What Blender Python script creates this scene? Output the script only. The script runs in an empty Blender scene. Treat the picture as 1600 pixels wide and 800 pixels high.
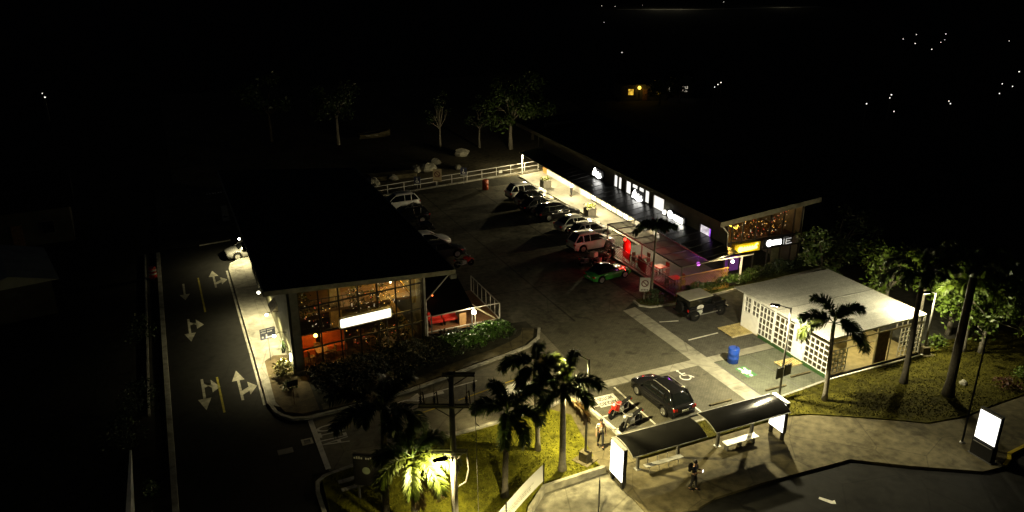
import bpy, bmesh, math, random
from mathutils import Vector, Matrix
random.seed(7)
R = math.radians
sc = bpy.context.scene
C = sc.collection

# ---------------------------------------------------------------- camera, night sky, exposure
cam = bpy.data.cameras.new('camera'); cam.sensor_width = 36; cam.lens = 1233/1600*36
cam.clip_start = 0.5; cam.clip_end = 5000
co = bpy.data.objects.new('camera', cam); C.objects.link(co)
co.location = (0, 0, 25); co.rotation_euler = (R(90-20.663), 0, R(-23.938)); sc.camera = co
w = bpy.data.worlds.new('World'); sc.world = w; w.use_nodes = True
nt = w.node_tree; bg = nt.nodes['Background']
sky = nt.nodes.new('ShaderNodeTexSky'); sky.sky_type = 'NISHITA'; sky.sun_disc = False
sky.sun_elevation = R(40); sky.sun_rotation = R(-60)
nt.links.new(sky.outputs[0], bg.inputs[0]); bg.inputs[1].default_value = 0.0009
moon = bpy.data.lights.new('moon', 'SUN'); moon.energy = 0.0015; moon.angle = R(0.5); moon.color = (1, .95, .85)
mo = bpy.data.objects.new('moon', moon); C.objects.link(mo); mo.rotation_euler = (R(50), 0, R(60))
vs = sc.view_settings; vs.view_transform = 'Standard'; vs.look = 'None'; vs.gamma = 1; vs.exposure = 0
sc.cycles.use_denoising = True
sc.cycles.max_bounces = 6; sc.cycles.sample_clamp_indirect = 4

# ---------------------------------------------------------------- materials
MATS = {}
def mat(name, col, rough=.7, metal=0., var=.25, scale=3., bump=0., bscale=40., spec=.5, coat=0., alpha=1., trans=0.):
    if name in MATS: return MATS[name]
    m = bpy.data.materials.new(name); m.use_nodes = True; t = m.node_tree; b = t.nodes['Principled BSDF']
    b.inputs['Roughness'].default_value = rough; b.inputs['Metallic'].default_value = metal
    b.inputs['Specular IOR Level'].default_value = spec; b.inputs['Coat Weight'].default_value = coat
    b.inputs['Alpha'].default_value = alpha; b.inputs['Transmission Weight'].default_value = trans
    tc = t.nodes.new('ShaderNodeTexCoord'); n = t.nodes.new('ShaderNodeTexNoise')
    n.inputs['Scale'].default_value = scale; n.inputs['Detail'].default_value = 6
    t.links.new(tc.outputs['Object'], n.inputs['Vector'])
    r = t.nodes.new('ShaderNodeValToRGB')
    r.color_ramp.elements[0].position = .3; r.color_ramp.elements[1].position = .7
    r.color_ramp.elements[0].color = tuple(c*(1-var) for c in col)+(1,)
    r.color_ramp.elements[1].color = tuple(min(1, c*(1+var)) for c in col)+(1,)
    t.links.new(n.outputs['Fac'], r.inputs[0]); t.links.new(r.outputs[0], b.inputs['Base Color'])
    if bump:
        n2 = t.nodes.new('ShaderNodeTexNoise'); n2.inputs['Scale'].default_value = bscale; n2.inputs['Detail'].default_value = 4
        t.links.new(tc.outputs['Object'], n2.inputs['Vector'])
        bp = t.nodes.new('ShaderNodeBump'); bp.inputs['Strength'].default_value = bump; bp.inputs['Distance'].default_value = .05
        t.links.new(n2.outputs['Fac'], bp.inputs['Height']); t.links.new(bp.outputs[0], b.inputs['Normal'])
    MATS[name] = m; return m
def emit(name, col, s, var=0., scale=3.):
    if name in MATS: return MATS[name]
    m = bpy.data.materials.new(name); m.use_nodes = True; t = m.node_tree; b = t.nodes['Principled BSDF']
    b.inputs['Base Color'].default_value = tuple(col)+(1,)
    b.inputs['Emission Color'].default_value = tuple(col)+(1,); b.inputs['Emission Strength'].default_value = s
    if var:
        tc = t.nodes.new('ShaderNodeTexCoord'); n = t.nodes.new('ShaderNodeTexNoise'); n.inputs['Scale'].default_value = scale
        mr = t.nodes.new('ShaderNodeMapRange'); mr.inputs[1].default_value = .3; mr.inputs[2].default_value = .7
        mr.inputs[3].default_value = s*(1-var); mr.inputs[4].default_value = s*(1+var)
        t.links.new(tc.outputs['Object'], n.inputs[0]); t.links.new(n.outputs['Fac'], mr.inputs[0])
        t.links.new(mr.outputs[0], b.inputs['Emission Strength'])
    MATS[name] = m; return m
def ground_mat(name, col, rough=.85, spots=.5, joints=None, fine=60., jdark=.55, jw=.02, big=.25):
    """surface with large patches, fine grain and, when asked for, slab or paver joints"""
    if name in MATS: return MATS[name]
    m = bpy.data.materials.new(name); m.use_nodes = True; t = m.node_tree; b = t.nodes['Principled BSDF']
    L = t.links.new; N = t.nodes.new
    b.inputs['Roughness'].default_value = rough; b.inputs['Specular IOR Level'].default_value = .12
    tc = N('ShaderNodeTexCoord')
    n1 = N('ShaderNodeTexNoise'); n1.inputs['Scale'].default_value = big; n1.inputs['Detail'].default_value = 8; n1.inputs['Roughness'].default_value = .65
    n2 = N('ShaderNodeTexNoise'); n2.inputs['Scale'].default_value = fine; n2.inputs['Detail'].default_value = 3
    n3 = N('ShaderNodeTexNoise'); n3.inputs['Scale'].default_value = 2.2; n3.inputs['Detail'].default_value = 7
    for n in (n1, n2, n3): L(tc.outputs['Object'], n.inputs['Vector'])
    a = N('ShaderNodeMath'); a.operation = 'MULTIPLY_ADD'; a.inputs[1].default_value = .5; L(n1.outputs['Fac'], a.inputs[0])
    a2 = N('ShaderNodeMath'); a2.operation = 'MULTIPLY'; a2.inputs[1].default_value = .5; L(n3.outputs['Fac'], a2.inputs[0]); L(a2.outputs[0], a.inputs[2])
    mr = N('ShaderNodeMapRange'); mr.inputs[1].default_value = .3; mr.inputs[2].default_value = .7
    mr.inputs[3].default_value = 1-spots; mr.inputs[4].default_value = 1+spots; L(a.outputs[0], mr.inputs[0])
    mf = N('ShaderNodeMapRange'); mf.inputs[1].default_value = .3; mf.inputs[2].default_value = .7
    mf.inputs[3].default_value = .72; mf.inputs[4].default_value = 1.28; L(n2.outputs['Fac'], mf.inputs[0])
    mu = N('ShaderNodeMath'); mu.operation = 'MULTIPLY'; L(mr.outputs[0], mu.inputs[0]); L(mf.outputs[0], mu.inputs[1])
    # stains with a shape of their own: oil, damp and patched areas
    n4 = N('ShaderNodeTexNoise'); n4.inputs['Scale'].default_value = .85; n4.inputs['Detail'].default_value = 5; n4.inputs['Distortion'].default_value = .6; L(tc.outputs['Object'], n4.inputs['Vector'])
    ms_ = N('ShaderNodeMapRange'); ms_.inputs[1].default_value = .58; ms_.inputs[2].default_value = .68; ms_.inputs[3].default_value = 1; ms_.inputs[4].default_value = .62; L(n4.outputs['Fac'], ms_.inputs[0])
    vo = N('ShaderNodeTexVoronoi'); vo.feature = 'DISTANCE_TO_EDGE'; vo.inputs['Scale'].default_value = .28; L(tc.outputs['Object'], vo.inputs['Vector'])
    mc = N('ShaderNodeMapRange'); mc.inputs[1].default_value = .0; mc.inputs[2].default_value = .012; mc.inputs[3].default_value = .62; mc.inputs[4].default_value = 1; L(vo.outputs['Distance'], mc.inputs[0])
    m5 = N('ShaderNodeMath'); m5.operation = 'MULTIPLY'; L(mu.outputs[0], m5.inputs[0]); L(ms_.outputs[0], m5.inputs[1]); out = m5.outputs[0]
    if 'roof' in name: out = mu.outputs[0]
    if spots >= .35 and 'grass' not in name and 'paint' not in name and 'paver' not in name:
        m6 = N('ShaderNodeMath'); m6.operation = 'MULTIPLY'; L(out, m6.inputs[0]); L(mc.outputs[0], m6.inputs[1]); out = m6.outputs[0]
    if joints:
        br = N('ShaderNodeTexBrick'); br.inputs['Scale'].default_value = 1; br.offset = joints[2] if len(joints) > 2 else 0
        br.inputs['Brick Width'].default_value = joints[0]; br.inputs['Row Height'].default_value = joints[1]
        br.inputs['Mortar Size'].default_value = jw; br.inputs['Mortar Smooth'].default_value = .3
        br.inputs['Color1'].default_value = (1, 1, 1, 1); br.inputs['Color2'].default_value = (.85, .85, .85, 1)
        br.inputs['Mortar'].default_value = (jdark,)*3+(1,)
        L(tc.outputs['Object'], br.inputs['Vector'])
        m2 = N('ShaderNodeMath'); m2.operation = 'MULTIPLY'; L(out, m2.inputs[0]); L(br.outputs['Color'], m2.inputs[1]); out = m2.outputs[0]
    vm = N('ShaderNodeVectorMath'); vm.operation = 'SCALE'; vm.inputs[0].default_value = col; L(out, vm.inputs['Scale'])
    L(vm.outputs[0], b.inputs['Base Color'])
    bp = N('ShaderNodeBump'); bp.inputs['Strength'].default_value = .5; bp.inputs['Distance'].default_value = .02
    L(n2.outputs['Fac'], bp.inputs['Height']); L(bp.outputs[0], b.inputs['Normal'])
    MATS[name] = m; return m
def glass_mat(name, tint=(.8, .85, .8), clear=.85, rough=.03):
    if name in MATS: return MATS[name]
    m = bpy.data.materials.new(name); m.use_nodes = True; t = m.node_tree
    for n in list(t.nodes):
        if n.type == 'BSDF_PRINCIPLED': t.nodes.remove(n)
    o = [n for n in t.nodes if n.type == 'OUTPUT_MATERIAL'][0]
    tr = t.nodes.new('ShaderNodeBsdfTransparent'); tr.inputs[0].default_value = tuple(tint)+(1,)
    gl = t.nodes.new('ShaderNodeBsdfGlossy'); gl.inputs['Roughness'].default_value = rough
    mx = t.nodes.new('ShaderNodeMixShader'); mx.inputs[0].default_value = 1-clear
    t.links.new(tr.outputs[0], mx.inputs[1]); t.links.new(gl.outputs[0], mx.inputs[2]); t.links.new(mx.outputs[0], o.inputs[0])
    MATS[name] = m; return m

ASPH = ground_mat('asphalt', (.045, .045, .042), .8, .45)
ASPH_D = ground_mat('main_asphalt', (.013, .013, .012), .85, .4)
LOT = ground_mat('lot_concrete', (.085, .08, .06), .8, .75, joints=(6.4, 7.6), jw=.09, jdark=.4, big=.35)
PAVER = ground_mat('pavers', (.11, .105, .08), .85, .3, joints=(.22, .11, .5), jw=.012, jdark=.5)
PAVER_G = ground_mat('green_tinted_pavers', (.115, .122, .092), .85, .3, joints=(.22, .11, .5), jw=.012, jdark=.55)
CONC = ground_mat('concrete', (.27, .26, .23), .85, .45, joints=(1.5, 1.5), jw=.014, jdark=.6)
CONC2 = ground_mat('stained_concrete', (.09, .078, .045), .85, .75, big=.45)
STRIPC = ground_mat('strip_concrete', (.26, .25, .2), .85, .35, joints=(2.4, 2.4), jw=.018, jdark=.6)
KERBC = ground_mat('kerb_concrete', (.3, .29, .25), .85, .55, big=1.2)
PAINT = ground_mat('road_paint', (.62, .61, .56), .75, .4, big=1.5)
YPAINT = ground_mat('yellow_road_paint', (.5, .38, .03), .75, .45, big=1.5)
GRASS = ground_mat('lawn_grass', (.085, .083, .006), .95, .85, fine=25., big=.6)
DIRT = ground_mat('dark_ground', (.035, .034, .026), .95, .6, big=.2)
WHITE = mat('white_paint', (.8, .79, .76), .6, var=.08)
OFFW = mat('dirty_white_paint', (.55, .54, .5), .65, var=.2, scale=1.4)
GREY = mat('grey_paint', (.28, .28, .26), .6, var=.2)
DGREY = mat('dark_grey_paint', (.07, .07, .068), .55, var=.25)
BLACK = mat('black_metal', (.009, .009, .009), .5, var=.2, spec=.2)
ROOFB = mat('dark_roof_sheet', (.014, .014, .014), .75, var=.4, scale=.6, spec=.2)
STEEL = mat('galvanised_steel', (.4, .4, .38), .4, metal=.7, var=.2, scale=8)
WOOD = mat('brown_wood', (.16, .08, .035), .6, var=.4, scale=5)
PALE = mat('pale_timber', (.42, .36, .22), .7, var=.35, scale=6)
RUB = mat('rubber', (.007, .007, .007), .9, var=.2, spec=.15)
RIM = mat('alloy', (.5, .5, .5), .3, metal=.9, var=.1)
CGLASS = mat('car_glass', (.006, .007, .007), .06, var=.1, spec=.4)
GLASS = glass_mat('window_glass')
def milky():
    m = bpy.data.materials.new('milky_canopy_glass'); m.use_nodes = True; t = m.node_tree; t.nodes.remove(t.nodes['Principled BSDF'])
    o = [n for n in t.nodes if n.type == 'OUTPUT_MATERIAL'][0]; N = t.nodes.new; L = t.links.new
    a = N('ShaderNodeBsdfTranslucent'); a.inputs[0].default_value = (.55, .52, .48, 1); d = N('ShaderNodeBsdfDiffuse'); d.inputs[0].default_value = (.3, .29, .27, 1)
    tr = N('ShaderNodeBsdfTransparent'); m1 = N('ShaderNodeMixShader'); m1.inputs[0].default_value = .9; L(a.outputs[0], m1.inputs[1]); L(d.outputs[0], m1.inputs[2])
    m2 = N('ShaderNodeMixShader'); m2.inputs[0].default_value = .25; L(m1.outputs[0], m2.inputs[1]); L(tr.outputs[0], m2.inputs[2]); L(m2.outputs[0], o.inputs[0]); return m
CANOPYG = milky()
SMOKE = glass_mat('smoked_polycarbonate', (.25, .25, .24), .8, .12)
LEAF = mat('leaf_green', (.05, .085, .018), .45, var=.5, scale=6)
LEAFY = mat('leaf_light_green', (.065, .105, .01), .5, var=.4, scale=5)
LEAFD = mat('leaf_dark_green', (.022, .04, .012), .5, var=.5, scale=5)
PALMG = mat('palm_frond', (.045, .08, .01), .5, var=.4, scale=2)
PALM_LIT = mat('palm_frond_lamplit', (.065, .085, .01), .5, var=.35, scale=2)  # yellower copy of the frond colour, standing for lamp light on fronds
DEADF = mat('dry_palm_frond', (.2, .14, .06), .8, var=.3, scale=2)
BARK = mat('grey_bark', (.17, .155, .12), .9, var=.35, scale=6, bump=.6, bscale=14)
BARKD = mat('dark_bark', (.035, .03, .02), .9, var=.4, scale=6, bump=.6, bscale=14)
STONE = mat('boulder_stone', (.26, .25, .2), .9, var=.4, scale=3, bump=.5, bscale=10)
SKIN = mat('skin', (.34, .2, .13), .6, var=.1)
REDP = mat('red_paint', (.42, .02, .012), .4, var=.2)

# ---------------------------------------------------------------- mesh helpers
class MB:
    def __init__(s): s.v = []; s.f = []
    def add(s, vs, fs):
        o = len(s.v); s.v += [tuple(v) for v in vs]; s.f += [tuple(i+o for i in f) for f in fs]; return s
    def box(s, x0, x1, y0, y1, z0, z1, M=None):
        vs = [Vector((x, y, z)) for z in (z0, z1) for y in (y0, y1) for x in (x0, x1)]
        if M: vs = [M @ v for v in vs]
        return s.add(vs, [(0, 2, 3, 1), (4, 5, 7, 6), (0, 1, 5, 4), (2, 6, 7, 3), (0, 4, 6, 2), (1, 3, 7, 5)])
    def bar(s, a, b, w, h=None):
        """square bar from a to b"""
        a = Vector(a); b = Vector(b); d = b-a; h = h or w
        up = Vector((0, 0, 1)) if abs(d.normalized().z) < .95 else Vector((1, 0, 0))
        sx = d.cross(up).normalized()*(w/2); sz = sx.cross(d).normalized()*(h/2)
        vs = [p+i*sx+j*sz for p in (a, b) for i, j in ((-1, -1), (1, -1), (1, 1), (-1, 1))]
        return s.add(vs, [(3, 2, 1, 0), (4, 5, 6, 7), (0, 1, 5, 4), (1, 2, 6, 5), (2, 3, 7, 6), (3, 0, 4, 7)])
    def prism(s, pts, z0, z1):
        n = len(pts)
        ar = sum(pts[i][0]*pts[(i+1) % n][1]-pts[(i+1) % n][0]*pts[i][1] for i in range(n))
        if ar < 0: pts = pts[::-1]
        vs = [(p[0], p[1], z0) for p in pts]+[(p[0], p[1], z1) for p in pts]
        return s.add(vs, [tuple(range(n-1, -1, -1)), tuple(range(n, 2*n))]+[(i, (i+1) % n, n+(i+1) % n, n+i) for i in range(n)])
    def sheet(s, pts, z):
        n = len(pts)
        ar = sum(pts[i][0]*pts[(i+1) % n][1]-pts[(i+1) % n][0]*pts[i][1] for i in range(n))
        if ar < 0: pts = pts[::-1]
        return s.add([(p[0], p[1], z) for p in pts], [tuple(range(n))])
    def tube(s, pts, r, n=8, cap=True):
        pts = [Vector(p) for p in pts]; k = len(pts)
        rs = r if isinstance(r, (list, tuple)) else [r]*k
        o = len(s.v); prev = None
        for i, p in enumerate(pts):
            d = (pts[min(i+1, k-1)]-pts[max(i-1, 0)]).normalized()
            if prev is None:
                up = Vector((0, 0, 1)) if abs(d.z) < .9 else Vector((1, 0, 0)); u = d.cross(up).normalized()
            else:
                u = (prev-d*prev.dot(d)).normalized()
            prev = u; v = d.cross(u)
            for j in range(n):
                a = 2*math.pi*j/n; s.v.append(tuple(p+(u*math.cos(a)+v*math.sin(a))*rs[i]))
        for i in range(k-1):
            for j in range(n):
                a = o+i*n+j; b = o+i*n+(j+1) % n; s.f.append((a, b, b+n, a+n))
        if cap: s.f.append(tuple(o+j for j in range(n-1, -1, -1))); s.f.append(tuple(o+(k-1)*n+j for j in range(n)))
        return s
    def lathe(s, prof, n=16, M=None):
        o = len(s.v); k = len(prof)
        for r, z in prof:
            for j in range(n):
                a = 2*math.pi*j/n; p = Vector((r*math.cos(a), r*math.sin(a), z)); s.v.append(tuple(M @ p if M else p))
        for i in range(k-1):
            for j in range(n):
                a = o+i*n+j; b = o+i*n+(j+1) % n; s.f.append((a, b, b+n, a+n))
        s.f.append(tuple(o+j for j in range(n-1, -1, -1))); s.f.append(tuple(o+(k-1)*n+j for j in range(n)))
        return s
    def ball(s, c, r, n=10, sq=(1, 1, 1), jit=0.):
        m = n//2; M = Matrix.Translation(c); prof = []
        o = len(s.v)
        for i in range(m+1):
            t = math.pi*i/m
            for j in range(n):
                a = 2*math.pi*j/n; k = 1+random.uniform(-jit, jit)
                s.v.append((c[0]+r*sq[0]*k*max(.001, math.sin(t))*math.cos(a), c[1]+r*sq[1]*k*max(.001, math.sin(t))*math.sin(a), c[2]-r*sq[2]*k*math.cos(t)))
        for i in range(m):
            for j in range(n):
                a = o+i*n+j; b = o+i*n+(j+1) % n; s.f.append((a, b, b+n, a+n))
        return s
    def strip(s, pts, w, z, z0=None):
        """ribbon of width w along a ground polyline; solid when z0 is given"""
        n = len(pts); P = [Vector(p[:2]) for p in pts]; Lf = []; Rt = []
        for i in range(n):
            d = (P[min(i+1, n-1)]-P[max(i-1, 0)]).normalized(); nn = Vector((-d.y, d.x))*w/2
            Lf.append(P[i]+nn); Rt.append(P[i]-nn)
        for i in range(n-1):
            q = [Lf[i], Rt[i], Rt[i+1], Lf[i+1]]
            if z0 is None: s.add([(p.x, p.y, z) for p in q], [(0, 1, 2, 3)])
            else:
                fs = [(4, 5, 6, 7), (1, 2, 6, 5), (3, 0, 4, 7)]
                if i == 0: fs.append((0, 1, 5, 4))
                if i == n-2: fs.append((2, 3, 7, 6))
                s.add([(p.x, p.y, z0) for p in q]+[(p.x, p.y, z) for p in q], fs)
        return s
    def build(s, name, m, parent=None, smooth=False, bevel=0., loc=None, kind=None, label=None):
        me = bpy.data.meshes.new(name); me.from_pydata(s.v, [], s.f); me.update()
        if smooth:
            me.polygons.foreach_set('use_smooth', [True]*len(me.polygons))
        me.materials.append(m)
        o = bpy.data.objects.new(name, me); C.objects.link(o)
        if parent: o.parent = parent
        if loc: o.location = loc
        if bevel:
            b = o.modifiers.new('b', 'BEVEL'); b.width = bevel; b.segments = 2; b.limit_method = 'ANGLE'
        if kind: o['kind'] = kind
        if label: o['label'] = label
        return o
LABELS = {}
def tag(o, label, cat, group=None, kind=None):
    o['label'] = label; o['category'] = cat
    if group: o['group'] = group
    if kind: o['kind'] = kind
    return o
def thing(name, label, cat, loc=(0, 0, 0), rz=0., group=None):
    o = bpy.data.objects.new(name, None); o.empty_display_size = .3; C.objects.link(o)
    o.location = loc; o.rotation_euler = (0, 0, rz)
    return tag(o, label, cat, group)
def dup(root, loc, rz, label, group=None):
    def cp(o, par):
        c = o.copy(); C.objects.link(c)
        if par: c.parent = par
        for ch in list(o.children): cp(ch, c)
        return c
    r = cp(root, None); r.location = loc; r.rotation_euler = (0, 0, rz); r['label'] = label
    if group: r['group'] = group
    return r
def struct(name, mb, m, z=None):
    o = mb.build(name, m); o['kind'] = 'structure'; return o
def light(name, loc, W, col=(1, .84, .5), rad=.12, parent=None, spot=None, aim=None, blend=.6):
    l = bpy.data.lights.new(name, 'SPOT' if spot else 'POINT'); l.energy = W; l.color = col; l.shadow_soft_size = rad
    if spot: l.spot_size = R(spot); l.spot_blend = blend
    o = bpy.data.objects.new(name, l); C.objects.link(o); o.location = loc
    if aim: o.rotation_euler = Vector(aim).to_track_quat('-Z', 'Y').to_euler()
    if parent: o.parent = parent
    return o
def text(name, body, size, m, parent, loc, rot, depth=.004, align='CENTER', scale=(1, 1, 1), bold=0.):
    cu = bpy.data.curves.new(name, 'FONT'); cu.body = body; cu.size = size; cu.extrude = depth; cu.offset = bold
    cu.align_x = align; cu.align_y = 'CENTER'; cu.materials.append(m)
    o = bpy.data.objects.new(name, cu); C.objects.link(o); o.parent = parent; o.location = loc; o.rotation_euler = rot; o.scale = scale
    return o
def leaves(mb, pts, size, droop=.3, asp=.5):
    for p in pts:
        p = Vector(p); d = Vector((random.gauss(0, 1), random.gauss(0, 1), random.gauss(0, .6)-droop)).normalized()
        u = d.cross(Vector((random.gauss(0, 1), random.gauss(0, 1), random.gauss(0, 1)))).normalized()
        L = size*random.uniform(.6, 1.4); a = u*L*asp/2
        mb.add([p, p+d*L*.5+a, p+d*L, p+d*L*.5-a], [(0, 1, 2, 3)])
def arc(cx, cy, r, a0, a1, n=10):
    return [(cx+r*math.cos(R(a0+(a1-a0)*i/n)), cy+r*math.sin(R(a0+(a1-a0)*i/n))) for i in range(n+1)]

# ================================================================ SETTING: ground, roads, pavements
struct('ground', MB().sheet([(-1500, -300), (2500, -300), (2500, 3000), (-1500, 3000)], -.03), DIRT)
# road on the left of the restaurant with the entrance street running off it
KU = [(3.9, 41.7), (4.4, 41.15), (5.2, 40.9), (8.2, 41.1), (11.5, 41.5), (14.3, 42.2), (16.2, 42.7), (18.7, 43.3), (20.7, 43.9), (21.9, 44.8), (22.6, 46.1)]
KL = [(4.4, 35.3), (8.3, 35.6), (12.4, 35.9), (16.0, 36.1), (18.7, 36.4), (20.4, 36.8)]
struct('road', MB().sheet([(-2.0, 15), (4.4, 15), (4.4, 35.3)]+[(5.3, 35.4), (5.3, 40.9)]+[(3.4, 42), (3.35, 67.5), (4.2, 69.8), (5.4, 69.9), (5.4, 74.9), (-2.0, 74.9)], 0), ASPH_D)
struct('back_road', MB().sheet([(-2.0, 74.9), (6, 74.9), (6, 95), (-2, 97)], .004), ground_mat('old_asphalt', (.042, .042, .036), .85, .5))
struct('entrance_street', MB().sheet([(5.3, 35.4)]+KL[1:]+[(20.4, 36.8), (22.2, 37.7), (22.6, 46.1)]+KU[::-1][1:9]+[(5.3, 40.9)], .004), ground_mat('lit_street_asphalt', (.16, .148, .11), .8, .35, joints=(.22, .11, .5), jw=.01, jdark=.75))  # paler than the aisle, to stand for stronger lamp light here
struct('parking_aisle', MB().sheet([(22.2, 37.7), (29.8, 37.8), (30, 46.5), (22.6, 46.1)], .004), ground_mat('dim_aisle_pavers', (.095, .09, .066), .85, .34, joints=(.22, .11, .5), jw=.012, jdark=.55))  # street surface in a darker tone, standing for weaker lamp light
struct('parking_lot', MB().sheet([(14.4, 48.5), (20.5, 48.5), (22.6, 46.1), (30, 46.5), (31.4, 47.5), (34.6, 47.5), (34.6, 57.8), (38.8, 58.1), (38.8, 82.6), (21.4, 83.0), (14.4, 81)], .008), LOT)
struct('main_road', MB().sheet([(-60, -40), (160, -40), (160, 21.5), (38.9, 21.9), (37.8, 21.4), (36.3, 21.5), (33.2, 23.4), (30.8, 25.1), (25.1, 25.4), (22.3, 25.4), (21, 25.1), (18.5, 25.8), (13, 24.2), (9, 22), (4.4, 15.5), (-2, 14.9), (-60, 13)], -.012), ASPH_D)
struct('parking_stalls', MB().sheet([(20.45, 36.7), (22.25, 37.0), (29.8, 37.0), (29.8, 31.5), (20.75, 31.5)], .012), PAVER)
struct('side_stalls', MB().sheet([(31.0, 46.6), (36.2, 46.6), (36.2, 37.7), (31.0, 37.7)], .012), ground_mat('dark_pavers', (.085, .082, .068), .85, .35, joints=(.22, .11, .5), jw=.012, jdark=.55))
struct('kiosk_forecourt', MB().sheet([(31.0, 36.9), (36.2, 36.9), (36.2, 32.1), (31.0, 31.6)], .012), PAVER_G)
struct('concrete_strip', MB().sheet([(22.0, 37.0), (29.8, 37.0), (29.8, 31.5), (31.0, 31.5), (31.0, 46.6), (29.8, 46.4), (29.8, 37.8), (22.4, 37.75)], .016), STRIPC)
struct('cross_strip', MB().sheet([(31.0, 36.95), (36.2, 36.95), (36.2, 37.7), (31.0, 37.7)], .016), STRIPC)
# raised pavements (solid, with a kerb step)
struct('side_pavement', MB().prism([(3.35, 43.3), (3.4, 67.4), (3.7, 68.6), (4.4, 69.3), (5.7, 69.6), (5.7, 46.3), (5.3, 42.3), (4.4, 42.2)], -.02, .12), CONC)
struct('planter_soil', MB().prism([(3.75, 43.4), (4.1, 42.0), (5.0, 41.4), (6.0, 41.4), (6.0, 46.2), (5.5, 46.2), (5.45, 49.2), (4.5, 49.5), (3.85, 48.9)], -.02, .14), ground_mat('soil', (.09, .07, .04), .95, .5))
struct('walkway', MB().prism([(38.8, 58.2), (41.5, 58.2), (42.6, 86.4), (38.8, 85.4)], -.02, .13), ground_mat('walkway_tiles', (.3, .29, .25), .6, .2, joints=(1.2, 1.2), jw=.012, jdark=.75))
struct('terrace_floor', MB().prism([(34.8, 46.9), (41, 46.9), (41.4, 58.2), (34.8, 58.2)], -.02, .15), ground_mat('terrace_tiles', (.12, .1, .09), .5, .2, joints=(.6, .6), jw=.01))
struct('lawn', MB().prism([(4.5, 30), (4.8, 34.9), (8.3, 35.35), (12.4, 35.65), (16.0, 35.85), (18.4, 36.1), (19.3, 35.0), (18.45, 30.8), (18.3, 29.55), (14.7, 29.35), (13.4, 28.1), (12, 26.5), (8, 24.4), (4.6, 22.5)], -.03, .1), GRASS)
struct('footpath', MB().prism([(18.4, 36.1), (20.35, 36.7), (20.7, 31.4), (20.6, 29.6), (18.3, 29.5), (18.45, 30.8), (19.3, 35.0)], -.03, .09), CONC2)
struct('plaza', MB().prism([(13.4, 28.0), (14.8, 29.2), (18.5, 29.45), (18.9, 25.7), (18.5, 25.6), (13, 24.1), (10, 22.5)], -.03, .03), ground_mat('mottled_concrete', (.11, .104, .078), .9, .75, big=.6))
struct('pavement', MB().prism([(18.5, 29.5), (30.6, 29.7), (32, 29.3), (34, 28.1), (36.1, 26.8), (37.5, 25.8), (40.1, 25.4), (43, 25.6), (60, 26), (60, 23), (41, 22.2), (39.2, 22.1), (38.4, 21.75), (37.6, 21.5), (36.3, 21.6), (33.2, 23.5), (30.8, 25.2), (25.1, 25.5), (22.3, 25.5), (21, 25.2), (18.5, 25.8)], -.03, .1), CONC2)
struct('back_lawn', MB().prism([(20.6, 29.75), (20.75, 31.35), (29.8, 31.35), (31.0, 31.45), (36.1, 31.95), (44.2, 32.0), (47, 33), (54, 32), (58, 26.1), (43, 25.75), (40.1, 25.55), (37.5, 25.95), (36.1, 26.95), (34, 28.25), (32, 29.45), (30.6, 29.85)], -.03, .11), ground_mat('dry_lawn', (.055, .05, .006), .95, .9, fine=25., big=.45))
struct('verge', MB().prism([(6, 41.3), (8.2, 41.35), (11.5, 41.75), (14.3, 42.45), (16.2, 42.95), (18.7, 43.55), (20.5, 44.15), (21.6, 45.0), (22.2, 46.1), (22.2, 47.5), (14.4, 48.4), (14.2, 47.2), (5.5, 46.1)], -.03, .13), DIRT)
struct('planting_bed', MB().prism([(31.5, 47.6), (31.45, 46.7), (32.0, 46.1), (34.0, 45.9), (38.5, 46.2), (52, 47.2), (52, 48.6), (41, 48.4), (34.8, 46.85), (34.7, 47.7)], -.03, .11), ground_mat('bed_grass', (.045, .05, .014), .95, .5))
struct('waste_ground', MB().sheet([(12, 83.5), (38, 86), (60, 90), (80, 170), (0, 170), (0, 100)], -.018), ground_mat('bare_earth', (.085, .075, .05), .95, .7, big=.12))
struct('verge_pavement', MB().prism([(6.2, 41.3), (8.2, 41.35), (11.5, 41.75), (14.3, 42.45), (16.2, 42.95), (18.7, 43.55), (20.5, 44.15), (21.6, 45.0), (22.2, 46.1), (21.5, 46.6), (20.9, 45.6), (19.9, 45.0), (18.4, 44.4), (15.9, 43.8), (13.9, 43.25), (11.3, 42.5), (8.2, 42.1), (6.2, 42.0)], .05, .14), CONC2)
k = MB()
k.strip([(3.35, 43.3)]+[(3.4, 50), (3.4, 58), (3.4, 67.2)]+[(3.65, 68.5), (4.4, 69.35), (5.7, 69.65)], .18, .15, -.02)
k.strip([(3.4, 43.4)]+[(3.6, 42.3)]+KU, .2, .15, -.02)
k.strip([(5.0, 35.0)]+KL[1:], .2, .13, -.02)
k.strip([(20.4, 36.8), (20.55, 34.5), (20.75, 31.4)], .16, .14, -.02)
k.strip([(20.75, 31.4), (29.8, 31.4), (31.0, 31.5), (36.1, 32.0)], .16, .14, -.02)
k2 = MB(); k2.strip([(18.5, 25.75), (21, 25.15), (22.3, 25.45), (25.1, 25.45), (30.8, 25.15), (33.2, 23.45), (36.3, 21.55), (37.8, 21.4)], .16, .12, -.02)
k.strip([(31.5, 47.6), (31.4, 46.6), (32.0, 46.0), (34.0, 45.8), (38.5, 46.1), (52, 47.1)], .15, .13, -.02)
k.strip([(38.72, 58.1), (38.72, 82.5)], .16, .14, -.02)
k.strip([(-2.13, 15), (-2.13, 74)], .3, .16, -.03)
k.strip([(-3.2, 45), (-3.2, 74)], .12, .14, -.03)
k.strip([(1.4, 74.8), (4.2, 75.2)], .15, .1, -.02)
k.strip([(5.0, 35.0), (4.55, 34.6), (4.4, 33.8), (4.4, 25)], .2, .14, -.03)
k.strip([(5.5, 34.1), (7.3, 34.2)], .25, .16, -.03)
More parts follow.
